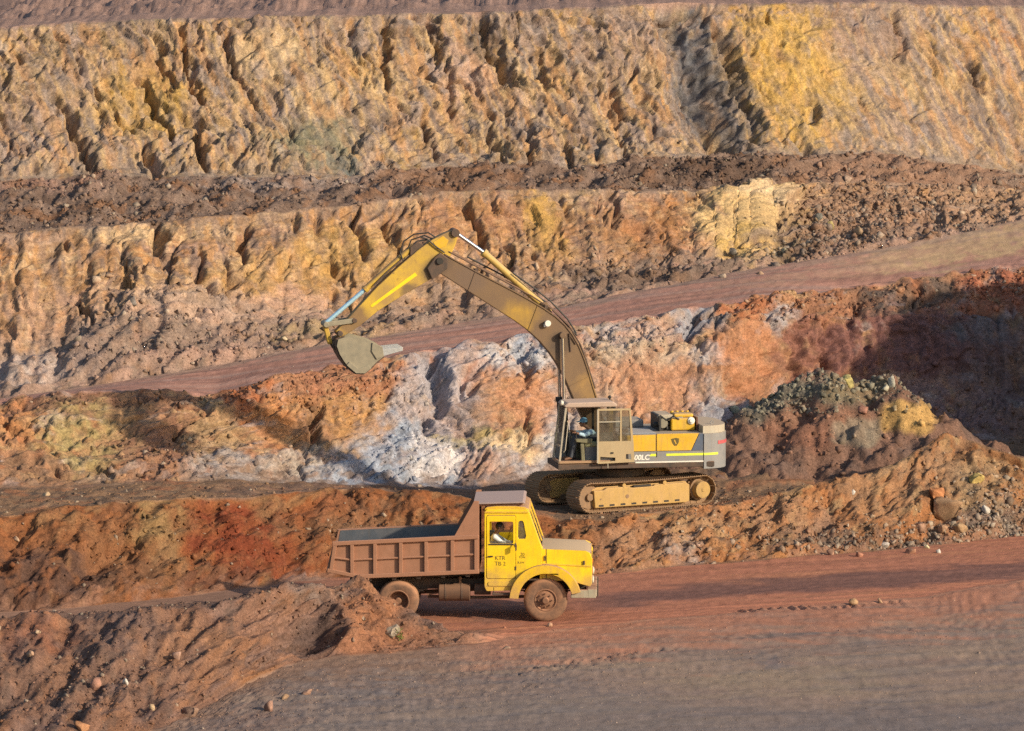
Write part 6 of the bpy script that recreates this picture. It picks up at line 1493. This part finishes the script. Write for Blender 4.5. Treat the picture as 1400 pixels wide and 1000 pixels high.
# boulders one can point at: picture position, size in pixels, colour, label
def surface_at(px, py):
    best = None
    for (AX, AY, AZ, qx_, qy_) in ((TX, TY, TZ, TPX, TPY), (X, Y, Z, hx_, hy_)):
        m_ = (np.abs(qx_ - px) < 5) & (np.abs(qy_ - py) < 4)
        if m_.any():
            yy = np.where(m_, AY, 1e9); i = np.unravel_index(np.argmin(yy), yy.shape)
            p = np.array([AX[i], AY[i], AZ[i]])
            if best is None or p[1] < best[1]: best = p
    return best if best is not None else at_z(px, py, 0)
BOULD = [
    (1287, 706, 40, 34, (.36, .22, .12), 'biggest boulder, rounded and brown, at the foot of the right hand bank'),
    (1281, 684, 22, 20, (.42, .17, .06), 'orange block resting just above the biggest boulder'),
    (1262, 722, 18, 14, (.36, .21, .14), 'pinkish stone at the left foot of the biggest boulder'),
    (1290, 726, 14, 11, (.37, .22, .13), 'small tan stone below the biggest boulder'),
    (1312, 722, 22, 15, (.36, .23, .12), 'flat tan slab at the right foot of the biggest boulder'),
    (1340, 652, 22, 12, (.48, .36, .10), 'yellow slab high on the right hand bank'),
    (1343, 697, 14, 10, (.50, .47, .42), 'pale stone on the right hand bank above the roadside rubble'),
    (1265, 746, 9, 8, (.56, .50, .30), 'small cream cube at the edge of the haul road'),
    (1213, 743, 15, 10, (.50, .45, .41), 'pale grey stone at the roadside left of the cream cube'),
    (1245, 753, 16, 11, (.37, .19, .12), 'reddish stone at the roadside between the pale stone and the cream cube'),
    (1279, 752, 8, 6, (.55, .53, .50), 'small white stone on the road edge right of the cream cube'),
    (1171, 757, 12, 9, (.38, .17, .11), 'red stone at the road edge below the bank, left of the pale grey stone'),
    (1134, 755, 11, 8, (.36, .20, .13), 'tan stone on the road edge farthest left in the roadside row'),
    (1164, 522, 20, 17, (.44, .38, .13), 'big yellow block on the crest of the rubble heap'),
    (1219, 524, 10, 15, (.47, .45, .37), 'pale upright stone on the crest right of the yellow block'),
    (1206, 531, 11, 9, (.45, .43, .33), 'pale stone just left of the upright one on the heap'),
    (1003, 558, 17, 11, (.40, .40, .30), 'pale greenish stone at the left end of the rubble heap'),
    (1183, 562, 15, 10, (.36, .17, .12), 'reddish stone on the heap left of its yellow flank'),
    (538, 866, 24, 17, (.34, .28, .22), 'grey stone beside the green weed on the small mound'),
    (1170, 318, 14, 13, (.36, .24, .14), 'round brown boulder low on the rubble slope at the right'),
    (1164, 247, 12, 11, (.36, .25, .18), 'round boulder high on the rubble slope at the right'),
    (1138, 310, 13, 12, (.43, .34, .12), 'yellowish boulder left of the round brown one on the rubble slope'),
    (1072, 342, 12, 9, (.36, .31, .20), 'pale stone at the foot of the cream cliff corner'),
    (1114, 296, 12, 9, (.17, .17, .15), 'dark grey block on the rubble slope right of the cream cliff'),
    (1001, 346, 12, 9, (.17, .15, .13), 'dark stone on the scree below the cream cliff'),
    (982, 376, 11, 7, (.44, .33, .24), 'pale stone on the far edge of the ramp'),
    (1035, 371, 10, 6, (.42, .27, .17), 'tan stone on the far edge of the ramp right of the pale one'),
    (392, 462, 11, 6, (.48, .38, .24), 'cream stone on the scree left of the excavator bucket'),
    (187, 413, 12, 12, (.20, .18, .17), 'dark block at the tip of the grey scree cone'),
    (68, 675, 12, 8, (.50, .36, .22), 'pale tan block on the bench at the far left'),
    (262, 976, 26, 18, (.28, .17, .12), 'brown boulder at the bottom left foot of the berm'),
    (117, 994, 22, 14, (.42, .20, .09), 'orange boulder at the bottom edge of the picture'),
    (133, 940, 17, 17, (.40, .20, .14), 'pinkish boulder half way down the berm'),
    (174, 933, 9, 10, (.50, .47, .44), 'small white stone on the berm right of the pinkish boulder'),
    (207, 966, 8, 9, (.52, .36, .20), 'small cream stone on the lower berm left of the brown boulder'),
    (365, 969, 13, 15, (.34, .19, .14), 'red brown stone on the pit floor beyond the brown boulder'),
    (417, 946, 16, 10, (.36, .21, .15), 'pinkish stone on the pit floor below the berm hollow'),
    (392, 952, 12, 8, (.35, .22, .13), 'tan stone on the pit floor left of the pinkish one'),
    (186, 676 + 0, 1, 1, None, None),
    (1163, 823, 14, 9, (.44, .27, .14), 'tan wedge of stone lying on the haul road'),
    (1208, 821, 8, 6, (.42, .26, .15), 'small tan stone on the haul road right of the wedge'),
    (748, 853, 9, 6, (.42, .24, .15), 'small stone on the road just in front of the front wheel'),
    (696, 884, 12, 6, (.33, .21, .15), 'flat stone on the pit floor below the truck'),
    (54, 862, 8, 8, (.46, .33, .22), 'pale stone on the berm at the far left'),
    (40, 893, 11, 9, (.42, .26, .17), 'tan stone in the berm at the left edge'),
    (245, 897, 13, 10, (.40, .24, .18), 'pinkish stone in the middle of the berm'),
    (24, 735, 9, 7, (.48, .33, .22), 'pale stone on the orange bank at the left edge'),
    (1197, 704, 9, 7, (.36, .25, .16), 'tan stone on the bank left of the biggest boulder'),
    (972, 752, 10, 8, (.40, .24, .14), 'tan stone low on the bank right of the truck'),
    (1170, 672, 8, 7, (.52, .48, .44), 'white stone on the ridge of the right hand bank'),
]
r2 = np.random.default_rng(5)
for i, (px, py, wpx, hpx, c, label) in enumerate(BOULD):
    if c is None: continue
    p = surface_at(px, py)
    sc = F_PX / (p[1] + DIST)
    v, f = rock_shape(ICO3 if wpx > 18 else ICO2, r2)
    nz = fbm(v[:, 0] * 1.7 + i, v[:, 1] * 1.7 + v[:, 2], 3, 60 + i)
    v = v * (1 + .10 * nz[:, None])
    ext = v.max(0) - v.min(0)
    v = v / ext * np.array([wpx / sc, .85 * (wpx + hpx) / 2 / sc, hpx / sc * 1.25])
    cc_ = mute(c) * np.clip(1 + .35 * fbm(v[:, 0] * 9 + i, v[:, 2] * 9 + v[:, 1] * 6, 3, 80)[:, None], .5, 1.5)
    o = mesh_np('boulder', v, f, cc_, M['stone'])
    o.location = (p[0], p[1], p[2] + hpx / sc * .22)
    tag(o, label, 'boulder', 'single boulders and stones about the pit')

# ------------------------------------------------------------------ weed beside the grey stone
p = surface_at(550, 871)
weed = empty('weed', (p[0], p[1] - .03, p[2]))
tag(weed, 'small green weed beside the grey stone on the mound', 'plant')
leafm = plain('weed_leaf', (.14, .20, .035), .6, 0, .3, 20)
MB().tube([(0, 0, -.03), (.01, 0, .10), (.02, .01, .22)], [.008, .006, .003], 6).build('stem', leafm, weed)
for i in range(26):
    a = r2.uniform(0, 6.28); h0 = r2.uniform(.0, .2); L = r2.uniform(.07, .17)
    d = Vector((math.cos(a), math.sin(a), r2.uniform(.2, 1.3))).normalized(); s_ = d.cross(Vector((0, 0, 1))).normalized() * .016
    b_ = Vector((.012 + r2.uniform(-.05, .05), r2.uniform(-.04, .04), h0))
    MB().add([b_, b_ + d * L * .5 + s_, b_ + d * L + Vector((0, 0, -.02)), b_ + d * L * .5 - s_, b_ + d * L * .5 + Vector((0, 0, .008))], [(0, 1, 4), (1, 2, 4), (2, 3, 4), (3, 0, 4)]).build('leaf', leafm, weed, fix=False)
